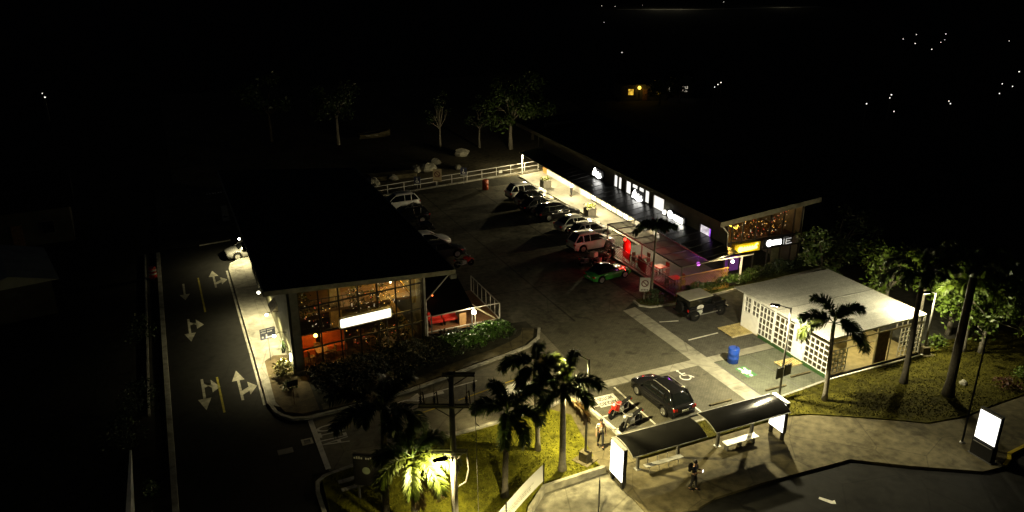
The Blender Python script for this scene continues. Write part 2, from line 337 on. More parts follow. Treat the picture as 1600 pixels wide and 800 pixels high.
k.strip([(5.5, 33.4), (7.3, 33.5)], .25, .16, -.03)
struct('kerb', k, KERBC); struct('worn_kerb', k2, CONC2)
struct('gutter_strip', MB().strip([(3.18, 43.5), (3.2, 50), (3.2, 58), (3.2, 67.2)], .26, .006), KERBC)
struct('yellow_kerb', MB().strip([(37.8, 21.4), (38.5, 21.65), (39.0, 22.0), (40.5, 22.15), (46, 22.4)], .18, .14, -.02), YPAINT)
# low retaining wall between the left lawn and the plaza
rw = MB(); rw.strip([(12.4, 26.4), (13.4, 28.05), (14.75, 29.3), (18.4, 29.5)], .2, .42, -.03)
tag(rw.build('retaining_wall', mat('mossy_concrete', (.2, .19, .14), .95, var=.5, scale=2)), 'low mossy concrete wall edging the lit lawn above the plaza', 'wall')

# painted markings
pm = MB(); z = .022
def dline(mb, a, b, w, z=.022): mb.strip([a, b], w, z)
def arrow_straight(mb, x, y, d, L=2.6, z=.007, w=.15, hw=.38, hl=1.0):
    mb.add([(x-w/2, y, z), (x+w/2, y, z), (x+w/2, y+d*(L-hl), z), (x-w/2, y+d*(L-hl), z)], [(0, 1, 2, 3) if d > 0 else (3, 2, 1, 0)])
    mb.add([(x-hw, y+d*(L-hl), z), (x+hw, y+d*(L-hl), z), (x, y+d*L, z)], [(0, 1, 2) if d > 0 else (2, 1, 0)])
def arrow_turn(mb, x, y, d, z=.007, s=1.):
    arrow_straight(mb, x, y, d, 4.0*s, z, hl=1.4)
    yy = y+d*.9*s
    mb.add([(x+.075, yy-d*.25, z), (x+.55, yy+d*.35-.2, z), (x+.55, yy+d*.35+.3, z), (x+.075, yy+d*.3, z)], [(0, 1, 2, 3) if d > 0 else (3, 2, 1, 0)])
    mb.add([(x+.5, yy+d*.35-.75, z), (x+1.0, yy+d*.55, z), (x+.5, yy+d*.35+.95, z)], [(0, 1, 2)])
ra = MB(); arrow_turn(ra, 2.0, 63.7, 1); arrow_turn(ra, 2.0, 44.6, 1); arrow_turn(ra, -.4, 58.2, -1); arrow_turn(ra, -.1, 48.3, -1)
arrow_straight(ra, -.4, 65.6, -1, 3.6, hl=1.2)
struct('road_arrows', ra, ground_mat('worn_white_paint', (.27, .26, .21), .8, .6, big=2.5))
yl = MB()
for a, b in ((59, 66.5), (43.6, 48.2)): yl.strip([(.85, a), (.8, b)], .12, .007)
struct('road_centre_line', yl, ground_mat('worn_yellow_paint', (.22, .19, .03), .8, .6, big=1.5))
bx = MB(); bx.add([(4.1, 81.6, .012), (4.75, 81.6, .012), (5.0, 87.3, .012), (4.35, 87.3, .012)], [(0, 1, 2, 3)])
struct('painted_bay', bx, ground_mat('worn_paint', (.2, .2, .18), .8, .4, big=1.))
ba = MB(); ba.add([(4.25, 83.1, .017), (4.5, 82.5, .017), (4.5, 82.9, .017), (4.8, 82.9, .017), (4.8, 83.3, .017), (4.5, 83.3, .017), (4.5, 83.7, .017)], [(0, 1, 2, 3, 4, 5, 6)])
struct('painted_bay_arrow', ba, BLACK)
dl = MB()
for i in range(7):
    x = 3.3+i*.3; dl.strip([(x, 92.7+.3*i/6), (x+random.uniform(.1, .26), 92.7+.3*i/6)], .4, .012)
struct('far_dashed_line', dl, PAINT)
es = MB()
es.strip([(8.6, 40.05), (10.8, 40.55), (15.8, 41.05)], .1, .012)       # white lane line
es.strip([(16.2, 38.45), (19.2, 38.85)], .1, .012)
es.strip([(5.3, 35.6), (5.3, 40.7)], .28, .012)
es.add([(11.0, 40.5, .012), (11.9, 41.1, .012), (11.9, 40.75, .012), (13.4, 40.7, .012), (13.4, 40.4, .012), (11.9, 40.4, .012), (11.9, 40.0, .012)], [(6, 5, 4, 3, 2, 1, 0)])
es.add([(16.4, 38.6, .012), (18.2, 38.75, .012), (19.4, 39.1, .012), (18.4, 39.9, .012), (17.3, 39.7, .012)], [(0, 1, 2, 3, 4)])
struct('street_markings', es, PAINT)
ey = MB()
for a, b in (((13.9, 39.3), (16.1, 39.75)), ((17.3, 40.05), (19.5, 40.4)), ((10.6, 38.7), (12.6, 39.05))): ey.strip([a, b], .1, .012)
struct('street_yellow_line', ey, YPAINT)
o = text('stop_lettering', 'ALTO', 1.0, PAINT, None, (6.25, 38.75, .012), (0, 0, R(90)), 0., scale=(.85, 2.2, 1)); o['kind'] = 'structure'
sl = MB()
sl.strip([(20.98, 31.5), (20.66, 36.5)], .26, .02)
sl.strip([(23.3, 31.6), (23.3, 36.8)], .12, .02); sl.strip([(26.5, 31.6), (26.5, 36.8)], .12, .02)
sl.strip([(20.7, 34.15), (21.9, 34.15)], .1, .02); sl.strip([(20.7, 35.3), (21.4, 35.3)], .1, .02); sl.strip([(20.8, 32.7), (21.7, 32.7)], .1, .02)
sl.strip([(31.4, 40.3), (34.0, 40.4)], .12, .02); sl.strip([(31.2, 43.6), (32.6, 43.2)], .1, .02)
sl.add([(21.35, 35.05, .02), (22.75, 35.05, .02), (22.85, 36.2, .02), (21.45, 36.2, .02)], [(0, 1, 2, 3)])
struct('stall_lines', sl, PAINT)
for body, y in (('PARQUEO', 35.36), ('MOTOS', 35.88)):
    o = text('stall_lettering', body, .42, BLACK, None, (22.1, y, .026), (0, 0, R(180)), 0., scale=(.68, 1.05, 1), bold=.012); o['kind'] = 'structure'
# wheelchair stencil on a dark patch
dp = MB(); dp.add([(27.4, 35.4, .018), (28.8, 35.4, .018), (28.8, 37.0, .018), (27.4, 37.0, .018)], [(0, 1, 2, 3)])
struct('stencil_patch', dp, ground_mat('faded_dark_paint', (.085, .08, .065), .85, .3))
wc = MB(); wc.strip(arc(28.1, 36.05, .34, 120, 400, 16), .1, .023); wc.strip([(28.1, 36.75), (28.1, 36.3), (28.45, 36.2), (28.6, 35.8)], .1, .023)
wc.sheet(arc(28.1, 36.9, .1, 0, 330, 8), .023); wc.strip([(28.1, 36.5), (28.4, 36.5)], .08, .023)
struct('wheelchair_stencil', wc, PAINT)
gp = MB(); gp.sheet([(31.7, 34.4), (32.5, 34.4), (32.5, 35.7), (31.7, 35.7)], .018); struct('green_stencil_patch', gp, mat('green_road_paint', (.05, .16, .06), .8))
gs = MB(); gs.sheet(arc(32.1, 34.55, .12, 0, 330, 8), .023); gs.sheet([(31.9, 34.75), (32.3, 34.75), (32.35, 35.25), (31.85, 35.25)], .023)
gs.sheet([(31.75, 34.95), (31.95, 34.9), (31.95, 35.05), (31.75, 35.12)], .028); gs.sheet([(32.25, 34.85), (32.48, 34.98), (32.46, 35.1), (32.25, 35.05)], .028)
gs.sheet([(31.95, 35.2), (32.08, 35.2), (32.03, 35.6), (31.85, 35.6)], .028); gs.sheet([(32.14, 35.2), (32.3, 35.2), (32.4, 35.5), (32.24, 35.55)], .028)
struct('person_stencil', gs, mat('white_road_paint', (.8, .8, .76), .6, var=.1))
mr_ = MB(); mr_.add([(26.95, 23.35, -.004), (27.1, 23.45, -.004), (27.45, 22.95, -.004), (27.6, 22.95, -.004), (27.45, 22.7, -.004), (27.25, 22.8, -.004)], [(5, 4, 3, 2, 1, 0)])
struct('main_road_mark', mr_, PAINT)
sd = MB(); sd.box(4.45, 5.05, 38.3, 38.9, 0, .01); struct('storm_drain_frame', sd, KERBC)
struct('storm_drain', MB().box(4.58, 4.92, 38.42, 38.78, .01, .014), BLACK)
struct('drain_cover', MB().box(3.1, 3.9, 37.9, 38.4, 0, .012), DGREY)
ms = MB(); ms.strip([(33.75, 37.0), (33.85, 32.0)], .06, .018); ms.strip([(31.05, 36.8), (31.02, 31.8)], .12, .018)
struct('forecourt_joint', ms, DGREY)

# lawn tufts: nobody could count them
def tufts(name, poly, n, z, m, h=.07):
    mb = MB(); xs = [p[0] for p in poly]; ys = [p[1] for p in poly]
    def inside(x, y):
        c = False; j = len(poly)-1
        for i in range(len(poly)):
            (xi, yi), (xj, yj) = poly[i], poly[j]
            if (yi > y) != (yj > y) and x < (xj-xi)*(y-yi)/(yj-yi)+xi: c = not c
            j = i
        return c
    k = 0
    while k < n:
        x = random.uniform(min(xs), max(xs)); y = random.uniform(min(ys), max(ys))
        if not inside(x, y): continue
        k += 1; a = random.uniform(0, 6.28); l = h*random.uniform(.4, 1.5); s = random.uniform(.02, .06)
        dx, dy = math.cos(a), math.sin(a); tx = random.uniform(-.1, .1); ty = random.uniform(-.1, .1)
        mb.add([(x-dx*s, y-dy*s, z), (x+dx*s, y+dy*s, z), (x+tx, y+ty, z+l)], [(0, 1, 2)])
    o = mb.build(name, m); o['kind'] = 'stuff'; o['label'] = 'rough grass growing on the verges and lawns'; o['category'] = 'grass'
    return o
TG = mat('grass_blades', (.075, .078, .007), .9, var=.5, scale=.9, spec=.1)
tufts('grass', [(5, 31), (5.2, 34.8), (12.4, 35.5), (18.3, 35.9), (19.1, 34.8), (18.3, 30.9), (18.2, 29.7), (14.7, 29.5), (12, 26.6), (8, 24.6), (5, 23)], 15000, .09, TG)
tufts('grass', [(20.8, 29.85), (20.9, 31.2), (36, 31.8), (44.2, 31.9), (47, 32.8), (53, 31.6), (57, 26.2), (40.1, 25.6), (37.5, 26.05), (34, 28.35), (32, 29.55)], 18000, .1, mat('dry_grass_blades', (.05, .047, .006), .9, var=.7, scale=.7, spec=.1))

# ================================================================ FOLIAGE BUILDERS
def frond(mb, base, az, el, L, droop, n=50, leaf=.5, plume=True):
    """an arching plume: rachis with leaflets set all round it"""
    side = Vector((-math.sin(az), math.cos(az), 0)); p = Vector(base); pts = [p.copy()]; curl = random.uniform(-.25, .25)
    for i in range(n):
        t = i/n; e = el-droop*(t**1.6); a_ = az+curl*t*t
        d = Vector((math.cos(a_)*math.cos(e), math.sin(a_)*math.cos(e), math.sin(e)))
        p = p+d*L/n; pts.append(p.copy())
        if t < .14: continue
        up = side.cross(d).normalized()*-1
        l = leaf*(.35+.85*math.sin(math.pi*min(1, (t-.1)*.85+.14)))
        for sg in (-1, 1):
            for rep in range(4):
                a = random.uniform(-1.2, 1.3)
                q = (side*sg*math.cos(a)-up*math.sin(a)).normalized()
                q = (q+d*random.uniform(.5, 1.1)).normalized()
                ll = l*random.uniform(.7, 1.15); wv = d.cross(q).cross(q).normalized()*.026
                m_ = p+q*ll*.55+Vector((0, 0, -.05*ll)); tip = p+q*ll+Vector((0, 0, -.35*ll))
                mb.add([p+wv*.6, m_+wv, tip, m_-wv, p-wv*.6], [(0, 1, 2, 3, 4)])
    mb.tube(pts, [.03*(1-.85*i/len(pts)) for i in range(len(pts))], 4)
def palm(label, x, y, h, lean=(0, 0), nf=7, L=2.3, rt=.16, seed=1, mt=BARK, mf=PALMG, dead=0, leaf=.5, yellow=(), azs=None, z0=.1, el=None):
    random.seed(seed); nf = len(azs) if azs else min(nf, 8)
    t = thing('palm_tree', label, 'palm tree', (x, y, z0), 0, 'palm trees round the car park')
    top = Vector((lean[0], lean[1], h))
    pts = [Vector((lean[0]*(i/8)**1.5, lean[1]*(i/8)**1.5, h*i/8)) for i in range(9)]
    trunk = MB().tube(pts, [rt*1.5, rt*1.05, rt]+[rt*(.98-.04*i) for i in range(6)], 12)
    for i in range(1, 18):
        zz = h*i/18.5; f = (i/18.5)**1.5; k_ = 1.0-.012*i; trunk.lathe([(rt*k_, zz-.015), (rt*1.06*k_, zz), (rt*k_, zz+.015)], 12, Matrix.Translation((lean[0]*f, lean[1]*f, 0)))
    trunk.build('trunk', mt, t, True)
    MB().tube([top-Vector((0, 0, .05)), top+Vector((0, 0, .35)), top+Vector((0, 0, .75))], [rt*.75, rt*.8, rt*.35], 10).build('crownshaft', LEAF, t, True)
    ph = random.uniform(0, 6)
    for i in range(nf):
        az = azs[i] if azs else ph+6.283*i/nf+random.uniform(-.3, .3)
        e = el[i] if el else random.choice((.5, .85, 1.05, 1.25))+random.uniform(-.1, .1)
        mb = MB(); frond(mb, top+Vector((0, 0, .55)), az, e, L*random.uniform(.85, 1.15), random.uniform(1.5, 2.6), leaf=leaf)
        mb.build('frond', PALM_LIT if i in yellow else mf, t)  # fronds listed in yellow carry lamp light in their colour
    MB().tube([top+Vector((0, 0, .6)), top+Vector((.04, 0, 1.2)), top+Vector((.1, .03, 1.8))], [.05, .035, .006], 6).build('spear_leaf', LEAFY, t, True)
    for i in range(dead):
        mb = MB(); frond(mb, top+Vector((0, 0, .1)), random.uniform(4.2, 5.4), -.2, L*.8, 1.2, leaf=leaf*.8); mb.build('dry_frond', DEADF, t)
    return t
def tree(label, x, y, h, cr, n=2600, leaf=.3, seed=1, mt=BARKD, ml=LEAFD, cz=.62, trunkr=.16, group=None, flat=.7, name='tree', lean=(0, 0)):
    random.seed(seed)
    t = thing(name, label, 'tree', (x, y, 0), 0, group)
    tr = MB(); fork = Vector((lean[0]*.4, lean[1]*.4, h*.38)); tr.tube([(0, 0, -.05), fork*.5+Vector((random.uniform(-.1, .1), 0, 0)), fork], [trunkr*1.4, trunkr, trunkr*.8], 8)
    cl = []
    for i in range(9):
        a = 6.283*i/9+random.uniform(-.3, .3); rr = cr*random.uniform(.35, .85); zz = h*random.uniform(cz-.15, 1.0)*(1-.25*(rr/cr)**2)
        e = Vector((lean[0]+rr*math.cos(a), lean[1]+rr*math.sin(a), zz)); m_ = (fork+e)*.5+Vector((random.uniform(-.3, .3), random.uniform(-.3, .3), .2))
        tr.tube([fork, m_, e], [trunkr*.55, trunkr*.3, .02], 6); cl.append((e, cr*random.uniform(.28, .5)))
        for j in range(2):
            e2 = e+Vector((random.gauss(0, cr*.25), random.gauss(0, cr*.25), random.gauss(.1, h*.06))); tr.tube([m_, e2], [trunkr*.2, .012], 5); cl.append((e2, cr*random.uniform(.16, .32)))
    tr.build('trunk', mt, t, True)
    pts = []
    for i in range(n):
        c, r = random.choice(cl); d = Vector((random.gauss(0, 1), random.gauss(0, 1), random.gauss(0, flat))).normalized()*r*random.uniform(.45, 1.0)
        pts.append(c+d)
    mb = MB(); leaves(mb, pts, leaf, .25); mb.build('crown', ml, t)
    return t
def bush(name, label, cat, x, y, r, h, n, m, leaf=.16, seed=3, z0=.1, group=None):
    random.seed(seed); t = thing(name, label, cat, (x, y, z0), 0, group); mb = MB(); pts = []
    for i in range(n):
        a = random.uniform(0, 6.28); q = random.random()**.6; zz = h*random.random()
        rr = r*q*math.sqrt(max(.08, 1-(zz/h)**2)); pts.append((rr*math.cos(a), rr*math.sin(a), zz))
    leaves(mb, pts, leaf, .0); mb.build('foliage', m, t)
    st = MB()
    for i in range(7):
        a = random.uniform(0, 6.28); st.tube([(0, 0, -.05), (r*.4*math.cos(a), r*.4*math.sin(a), h*.75)], [.02, .006], 5)
    st.build('stem', BARKD, t); return t
def hedge(label, path, wd, h, n, m, leaf=.13, seed=5, name='hedge'):
    random.seed(seed); mb = MB(); pts = []
    P = [Vector(p) for p in path]; Ls = [(P[i+1]-P[i]).length for i in range(len(P)-1)]; tot = sum(Ls)
    for i in range(n):
        u = random.uniform(0, tot); j = 0
        while u > Ls[j] and j < len(Ls)-1: u -= Ls[j]; j += 1
        d = (P[j+1]-P[j]).normalized(); q = P[j]+d*u; nn = Vector((-d.y, d.x))
        w_ = wd[j] if isinstance(wd, list) else wd
        s_ = random.uniform(-1, 1); hh = h*(1+.18*math.sin(q.x*2.1)+.12*math.sin(q.x*5.3+q.y*3))
        zz = hh*(random.random()**.35)*(1-.25*s_*s_); q = q+nn*s_*w_/2
        pts.append((q.x, q.y, .1+zz))
    leaves(mb, pts, leaf, -.25, .6); o = mb.build(name, m); tag(o, label, 'hedge'); return o

# ================================================================ RESTAURANT on the left
t = thing('restaurant_building', 'large dark roofed restaurant with a tall glass front and glowing sign', 'building')
F0 = Vector((5.5, 46.2, 0)); F1 = Vector((14.4, 47.3, 0)); FD = F1-F0; FN = Vector((FD.y, -FD.x, 0)).normalized()
def fp(u, z, off=0.): p = F0+FD*u+FN*off; return Vector((p.x, p.y, z))
def roofz(x): return 6.42-(x-4.0)*.082
def slab(corners, th): return MB().add([(x, y, roofz(x)-th) for x, y in corners]+[(x, y, roofz(x)) for x, y in corners], [(3, 2, 1, 0), (4, 5, 6, 7), (0, 1, 5, 4), (1, 2, 6, 5), (2, 3, 7, 6), (3, 0, 4, 7)])
rf = slab([(4.05, 45.55), (16.5, 46.75), (16.9, 77), (4.05, 77)], .12).build('roof', ROOFB, t)
fa = MB(); fa.bar((4.0, 45.5, roofz(4)-.15), (16.55, 46.7, roofz(16.55)-.15), .06, .32); fa.bar((16.56, 46.7, roofz(16.5)-.15), (16.96, 77, roofz(16.9)-.15), .06, .32); fa.bar((4.0, 45.52, roofz(4)-.15), (4.0, 77, roofz(4)-.15), .06, .32)
fa.build('fascia', mat('fascia_grey', (.27, .26, .2), .6), rf)
MB().box(16.2, 16.6, 46.6, 46.9, roofz(16.4)-.62, roofz(16.4)-.32).build('gutter_box', GREY, rf)
wl = MB(); wl.box(5.35, 5.5, 46.2, 77, 0, 5.9); wl.build('side_wall', mat('side_wall_render', (.1, .1, .06), .8, var=.3, scale=1.2), t)
wb = MB(); wb.box(5.5, 14.4, 76.8, 77, 0, 5.4); wb.box(14.3, 14.42, 47.6, 77, 0, 5.2); wb.build('rear_wall', DGREY, t)
pl = MB(); pl.add([fp(0, 0, .06), fp(.055, 0, .06), fp(.055, 5.95, .06), fp(0, 6.0, .06), fp(0, 0, -.3), fp(.055, 0, -.3), fp(.055, 5.95, -.3), fp(0, 6.0, -.3)], [(0, 1, 2, 3), (1, 5, 6, 2), (4, 0, 3, 7)]); pl.build('corner_pilaster', mat('pilaster_render', (.16, .16, .13), .8), t)
us = [.055, .2, .345, .49, .635, .78, .9, 1.0]
fr = MB()
for u in us: fr.bar(fp(u, .2), fp(u, 6.05-.73*u), .07, .09)
for z in (.35, 1.75, 2.75, 4.6): fr.bar(fp(.055, z), fp(1, z), .07, .1)
fr.build('glazing_frame', mat('frame_black', (.02, .018, .015), .5), t)
MB().add([fp(.055, .2, -.03), fp(1, .2, -.03), fp(1, 5.35, -.03), fp(.055, 6.0, -.03)], [(0, 1, 2, 3)]).build('front_glass', GLASS, t)
MB().bar(fp(0, .22, .12), fp(.62, .22, .12), .25, .3).build('plinth', GREY, t)
cp_ = MB(); cp_.tube([(14.55, 47.25, 0), (14.55, 47.25, 3.2)], .06, 8); cp_.tube([(14.55, 47.25, 3.2), (16.2, 47.0, 5.0)], .05, 8); cp_.box(14.44, 14.62, 47.4, 47.62, 0, 5.2)
cp_.build('corner_post', mat('post_grey', (.3, .29, .26), .5), t)
# interior
MB().sheet([(5.5, 46.4), (14.3, 47.5), (14.3, 60), (5.5, 60)], .2).build('interior_floor', mat('dark_timber_floor', (.05, .03, .018), .5, var=.4), t)
bw = MB(); bw.box(5.5, 14.3, 53.9, 54, .2, 5.2); bw.build('interior_wall', mat('brown_panel_wall', (.06, .03, .014), .7, var=.5, scale=1.5), t)
MB().box(5.6, 14.2, 49.6, 53.9, 2.55, 2.75).build('mezzanine', mat('mezzanine_timber', (.09, .05, .025), .6), t)
mr2 = MB()
mr2.bar((5.6, 49.6, 3.6), (11.4, 49.6, 3.6), .05)
for i in range(13): mr2.bar((5.6+i*.48, 49.6, 2.75), (5.6+i*.48, 49.6, 3.6), .03)
mr2.build('mezzanine_rail', BLACK, t)
sh = MB()
for i in range(7): sh.box(11.5+i*.42, 11.56+i*.42, 52.6, 53.0, 2.75, 4.9)
for z in (3.2, 3.7, 4.2, 4.7): sh.box(11.5, 14.1, 52.6, 53.0, z, z+.05)
sh.build('bottle_shelf', mat('honey_timber', (.4, .2, .05), .5, var=.3), t)
st = MB(); st.bar((12.9, 48.9, 4.9), (14.1, 48.6, 3.0), .3, .08); st.bar((12.6, 49.0, 2.7), (13.9, 48.3, .3), .8, .08)
st.build('stair', mat('stair_timber', (.4, .24, .06), .5), t)
MB().box(13.85, 14.15, 48.2, 48.5, 2.8, 5.1).build('lit_column', mat('yellow_column', (.5, .32, .06), .5), t)
MB().box(8.6, 9.35, 49.9, 50.5, .2, 5.3).build('chimney_breast', mat('tan_column', (.3, .22, .1), .6), t)
for x, y, z, W_, c in ((7.2, 47.7, 1.8, 70, (1, .5, .1)), (13.1, 51.3, 4.4, 480, (1, .58, .12)), (9.1, 49.2, 4.7, 40, (1, .7, .3)), (13.5, 48.9, 4.8, 110, (1, .62, .12)), (12.4, 49.4, 1.6, 30, (1, .6, .2)), (10.3, 51.5, 4.3, 90, (1, .5, .15))):
    light('ceiling_light', (x, y, z), W_, c, .08)
pg_ = thing('pendant_lamp', 'round amber pendant lamp glowing behind the lower restaurant glass', 'lamp', (7.05, 47.3, 2.1))
MB().ball((0, 0, 0), .13, 12).build('globe', emit('amber_globe', (1, .5, .1), 14), pg_, True); MB().tube([(0, 0, .12), (0, 0, .5)], .012, 6).build('cord', BLACK, pg_)
pg_ = thing('pendant_lamp', 'small white spot lamp at the top right of the restaurant glass', 'lamp', (12.2, 47.25, 5.0))
MB().ball((0, 0, 0), .07, 10).build('globe', emit('spot_globe', (1, .8, .45), 18), pg_, True); MB().tube([(0, 0, .06), (0, 0, .35)], .012, 6).build('cord', BLACK, pg_)
pg_ = thing('pendant_lamp', 'shaded cream lamp on the tan column inside the restaurant', 'lamp', (8.95, 49.75, 4.5))
MB().lathe([(.13, -.14), (.2, .1), (.18, .12)], 14).build('shade', emit('cream_shade', (1, .7, .3), 1.6), pg_, True); MB().tube([(0, 0, .1), (0, 0, .5)], .012, 6).build('cord', BLACK, pg_)
ORG = mat('orange_upholstery', (.5, .1, .015), .6, var=.2)
for i, (x, lb) in enumerate(((6.5, 'orange booth sofa under the amber pendant lamp'), (8.4, 'orange booth sofa right of the one under the pendant lamp'))):
    b = thing('booth_sofa', lb, 'sofa', (x, 48.5, .2), 0, 'orange booths inside the restaurant')
    MB().box(-.8, .8, -.3, .35, 0, .45).build('seat', ORG, b, bevel=.04); MB().box(-.8, .8, .35, .5, .2, 1.25).build('backrest', ORG, b, bevel=.04)
def dining_set(x, y, z, lab, cloth, group='dining tables', nch=4):
    d = thing('dining_table', lab, 'table', (x, y, z), random.uniform(-.1, .1), group)
    MB().box(-.42, .42, -.42, .42, .7, .75).build('tabletop', cloth, d); MB().tube([(0, 0, 0), (0, 0, .7)], .04, 8).build('leg', BLACK, d)
    for i in range(nch):
        a = i*math.pi/2+.2; c = thing('dining_chair', 'chair %s of %s' % (('right', 'beyond', 'left', 'in front')[i], lab), 'chair', (x+.72*math.cos(a), y+.72*math.sin(a), z), a+math.pi, 'chairs round the dining tables')
        MB().box(-.2, .2, -.2, .2, .42, .46).build('seat', WOOD, c); MB().box(-.22, -.18, -.2, .2, .5, .88).build('backrest', WOOD, c)
        for sx in (-.18, .18):
            for sy in (-.18, .18): MB().box(sx-.018, sx+.018, sy-.018, sy+.018, 0, .43).build('leg', WOOD, c)
dining_set(7.4, 47.45, .2, 'dark table beside the amber pendant lamp in the restaurant', WOOD)
dining_set(10.6, 48.3, .2, 'dark table at the middle of the restaurant front', WOOD)
for i, (x, y, z, lb) in enumerate(((10.2, 49.2, 2.75, 'added leafy plant giving light specks on the restaurant mezzanine near the middle'), (6.7, 49.3, 2.75, 'added leafy plant giving light specks on the restaurant mezzanine at its left end'), (11.3, 47.6, .2, 'added leafy plant giving light specks inside the lower restaurant glass under the sign'), (12.9, 47.9, .2, 'added leafy plant giving light specks inside the glass by the lower stair'), (12.0, 50.0, 2.75, 'added leafy plant giving light specks before the lit bottle shelf'))):
    bush('speck_plant', lb, 'plant', x, y, .8, 1.9, 260, mat('glossy_leaf', (.05, .06, .02), .25, var=.5), .2, 30+i, z, 'added plants inside the restaurant')  # plants put in so their leaves catch warm light as specks
def speck_string(label, pts, n, mats, sag=.25, r=.028, seed=1):  # added bulbs standing in for specks of light on the glass
    random.seed(seed); g = thing('added_bulb_string', label, 'added bulbs', pts[0]); P = [Vector(p)-Vector(pts[0]) for p in pts]; wire = []; bulbs = []
    segs = len(P)-1; k = 24
    for i in range(segs):
        for j in range(k+(1 if i == segs-1 else 0)):
            q = j/k; p = P[i].lerp(P[i+1], q); wire.append(p-Vector((0, 0, sag*4*q*(1-q))))
    MB().tube(wire, .006, 4).build('wire', BLACK, g); proto = {}
    for i in range(n):
        p = wire[int((i+.5)*len(wire)/n)]; m = random.choice(mats)
        if m.name not in proto: o = proto[m.name] = MB().ball((0, 0, 0), r, 6).build('bulb', m, g)
        else: o = proto[m.name].copy(); C.objects.link(o)
        o.location = p+Vector((random.uniform(-.2, .2), random.uniform(-.15, .15), -r-random.uniform(0, .55))); s_ = random.uniform(.5, 1.3); o.scale = (s_, s_, s_)
SPK = [emit('speck_white', (1, .8, .55), 1.2), emit('speck_amber', (1, .5, .1), 1.6), emit('speck_red', (1, .12, .06), .8), emit('speck_dim', (1, .7, .4), .4)]
speck_string('added tiny warm bulbs for specks of light behind the upper left restaurant panes', [(6.2, 47.2, 4.9), (8.4, 47.6, 4.3), (6.4, 47.3, 3.6), (8.3, 47.6, 3.1)], 40, SPK, seed=1)
speck_string('added tiny warm bulbs for specks of light behind the upper middle restaurant panes', [(9.6, 47.6, 5.0), (12.3, 47.9, 4.6), (9.7, 47.6, 4.1), (12.6, 47.9, 3.6), (9.8, 47.7, 3.4)], 56, SPK, seed=2)
speck_string('added tiny warm bulbs for specks of light before the lit bottle shelf', [(11.6, 48.6, 4.6), (13.8, 48.9, 4.4), (11.8, 48.6, 3.9), (13.8, 48.9, 3.4)], 40, SPK[:2], seed=3)
speck_string('added tiny warm bulbs for specks of light low behind the restaurant sign', [(8.8, 47.3, 2.2), (13.6, 47.7, 2.0), (9.0, 47.3, 1.4)], 36, SPK, seed=4)
# glowing sign on the glass
s = thing('illuminated_sign', 'long rounded white glowing sign across the restaurant glass front', 'sign')
A = fp(.325, 2.7, .3); B = fp(.7, 2.7, .3); d = (B-A).normalized()
def rrect(A, d, L, h, r, off, th):
    pts = [(L-r+r*math.cos(a), h-r+r*math.sin(a)) for a in [R(x*15) for x in range(0, 7)]]+[(r+r*math.cos(a), h-r+r*math.sin(a)) for a in [R(90+x*15) for x in range(0, 7)]]+[(r+r*math.cos(a), r+r*math.sin(a)) for a in [R(180+x*15) for x in range(0, 7)]]+[(L-r+r*math.cos(a), r+r*math.sin(a)) for a in [R(270+x*15) for x in range(0, 7)]]
    f = [A+d*u+Vector((0, 0, v))+FN*off for u, v in pts]; bk = [p-FN*th for p in f]; n = len(f)
    return MB().add(f+bk, [tuple(range(n))]+[tuple(range(2*n-1, n-1, -1))]+[(i, n+i, n+(i+1) % n, (i+1) % n) for i in range(n)])
rrect(A, d, 3.65, .78, .16, 0, .16).build('case', mat('cream_plastic', (.6, .55, .35), .5), s)
rrect(A+d*.09+Vector((0, 0, .09)), d, 3.47, .6, .1, .012, .02).build('face', emit('sign_glow', (1, .93, .66), 2.6, .12, 1.2), s)
for u in (.5, 3.1): MB().tube([A+d*u, A+d*u-FN*.3+Vector((0, 0, .0))], .03, 6).build('bracket', BLACK, s)
for u in (.36, .69): s2 = MB().tube([fp(u, .4, .24), fp(u, 2.72, .24)], .035, 6).build('support_post', DGREY, s)

# wall lamps on the left wall
def wall_lamp(label, x, y, z, W_, r=.1):
    l = thing('wall_lamp', label, 'lamp', (x, y, z), 0, 'wall lamps on the side of the restaurant')
    MB().ball((-.78, 0, 0), r, 12).build('globe', emit('wall_globe', (1, .93, .7), 30), l, True); MB().tube([(0, 0, .12), (-.4, 0, .22), (-.78, 0, .08)], .025, 6).build('bracket', BLACK, l)
    light('bulb', (-.78, 0, -.14), W_*3.4, (1, .86, .45), .08, l, 156, (-.1, 0, -1), .6)
wall_lamp('white globe lamp by the grey car, farthest along the restaurant wall', 5.33, 68.4, 2.3, 330)
wall_lamp('white globe lamp above the kerb corner beside the condensers', 5.33, 55.6, 2.3, 290)
wall_lamp('white globe lamp just beyond the blue sign', 5.33, 51.4, 2.3, 290)
wall_lamp('white globe lamp beside the top of the blue sign', 5.33, 47.9, 2.3, 300)
up = thing('wall_lamp', 'lamp glowing on the white wall panel behind the yellow shrub', 'lamp', (5.33, 46.9, 1.15), 0, 'wall lamps on the side of the restaurant')
MB().box(-.07, 0, -.12, .12, -.3, .3).build('globe', emit('panel_lamp', (1, .93, .75), 9), up, bevel=.02); MB().box(-.09, 0, -.14, .14, .3, .34).build('bracket', BLACK, up); light('bulb', (-.4, 0, 0), 150, (1, .88, .5), .08, up)
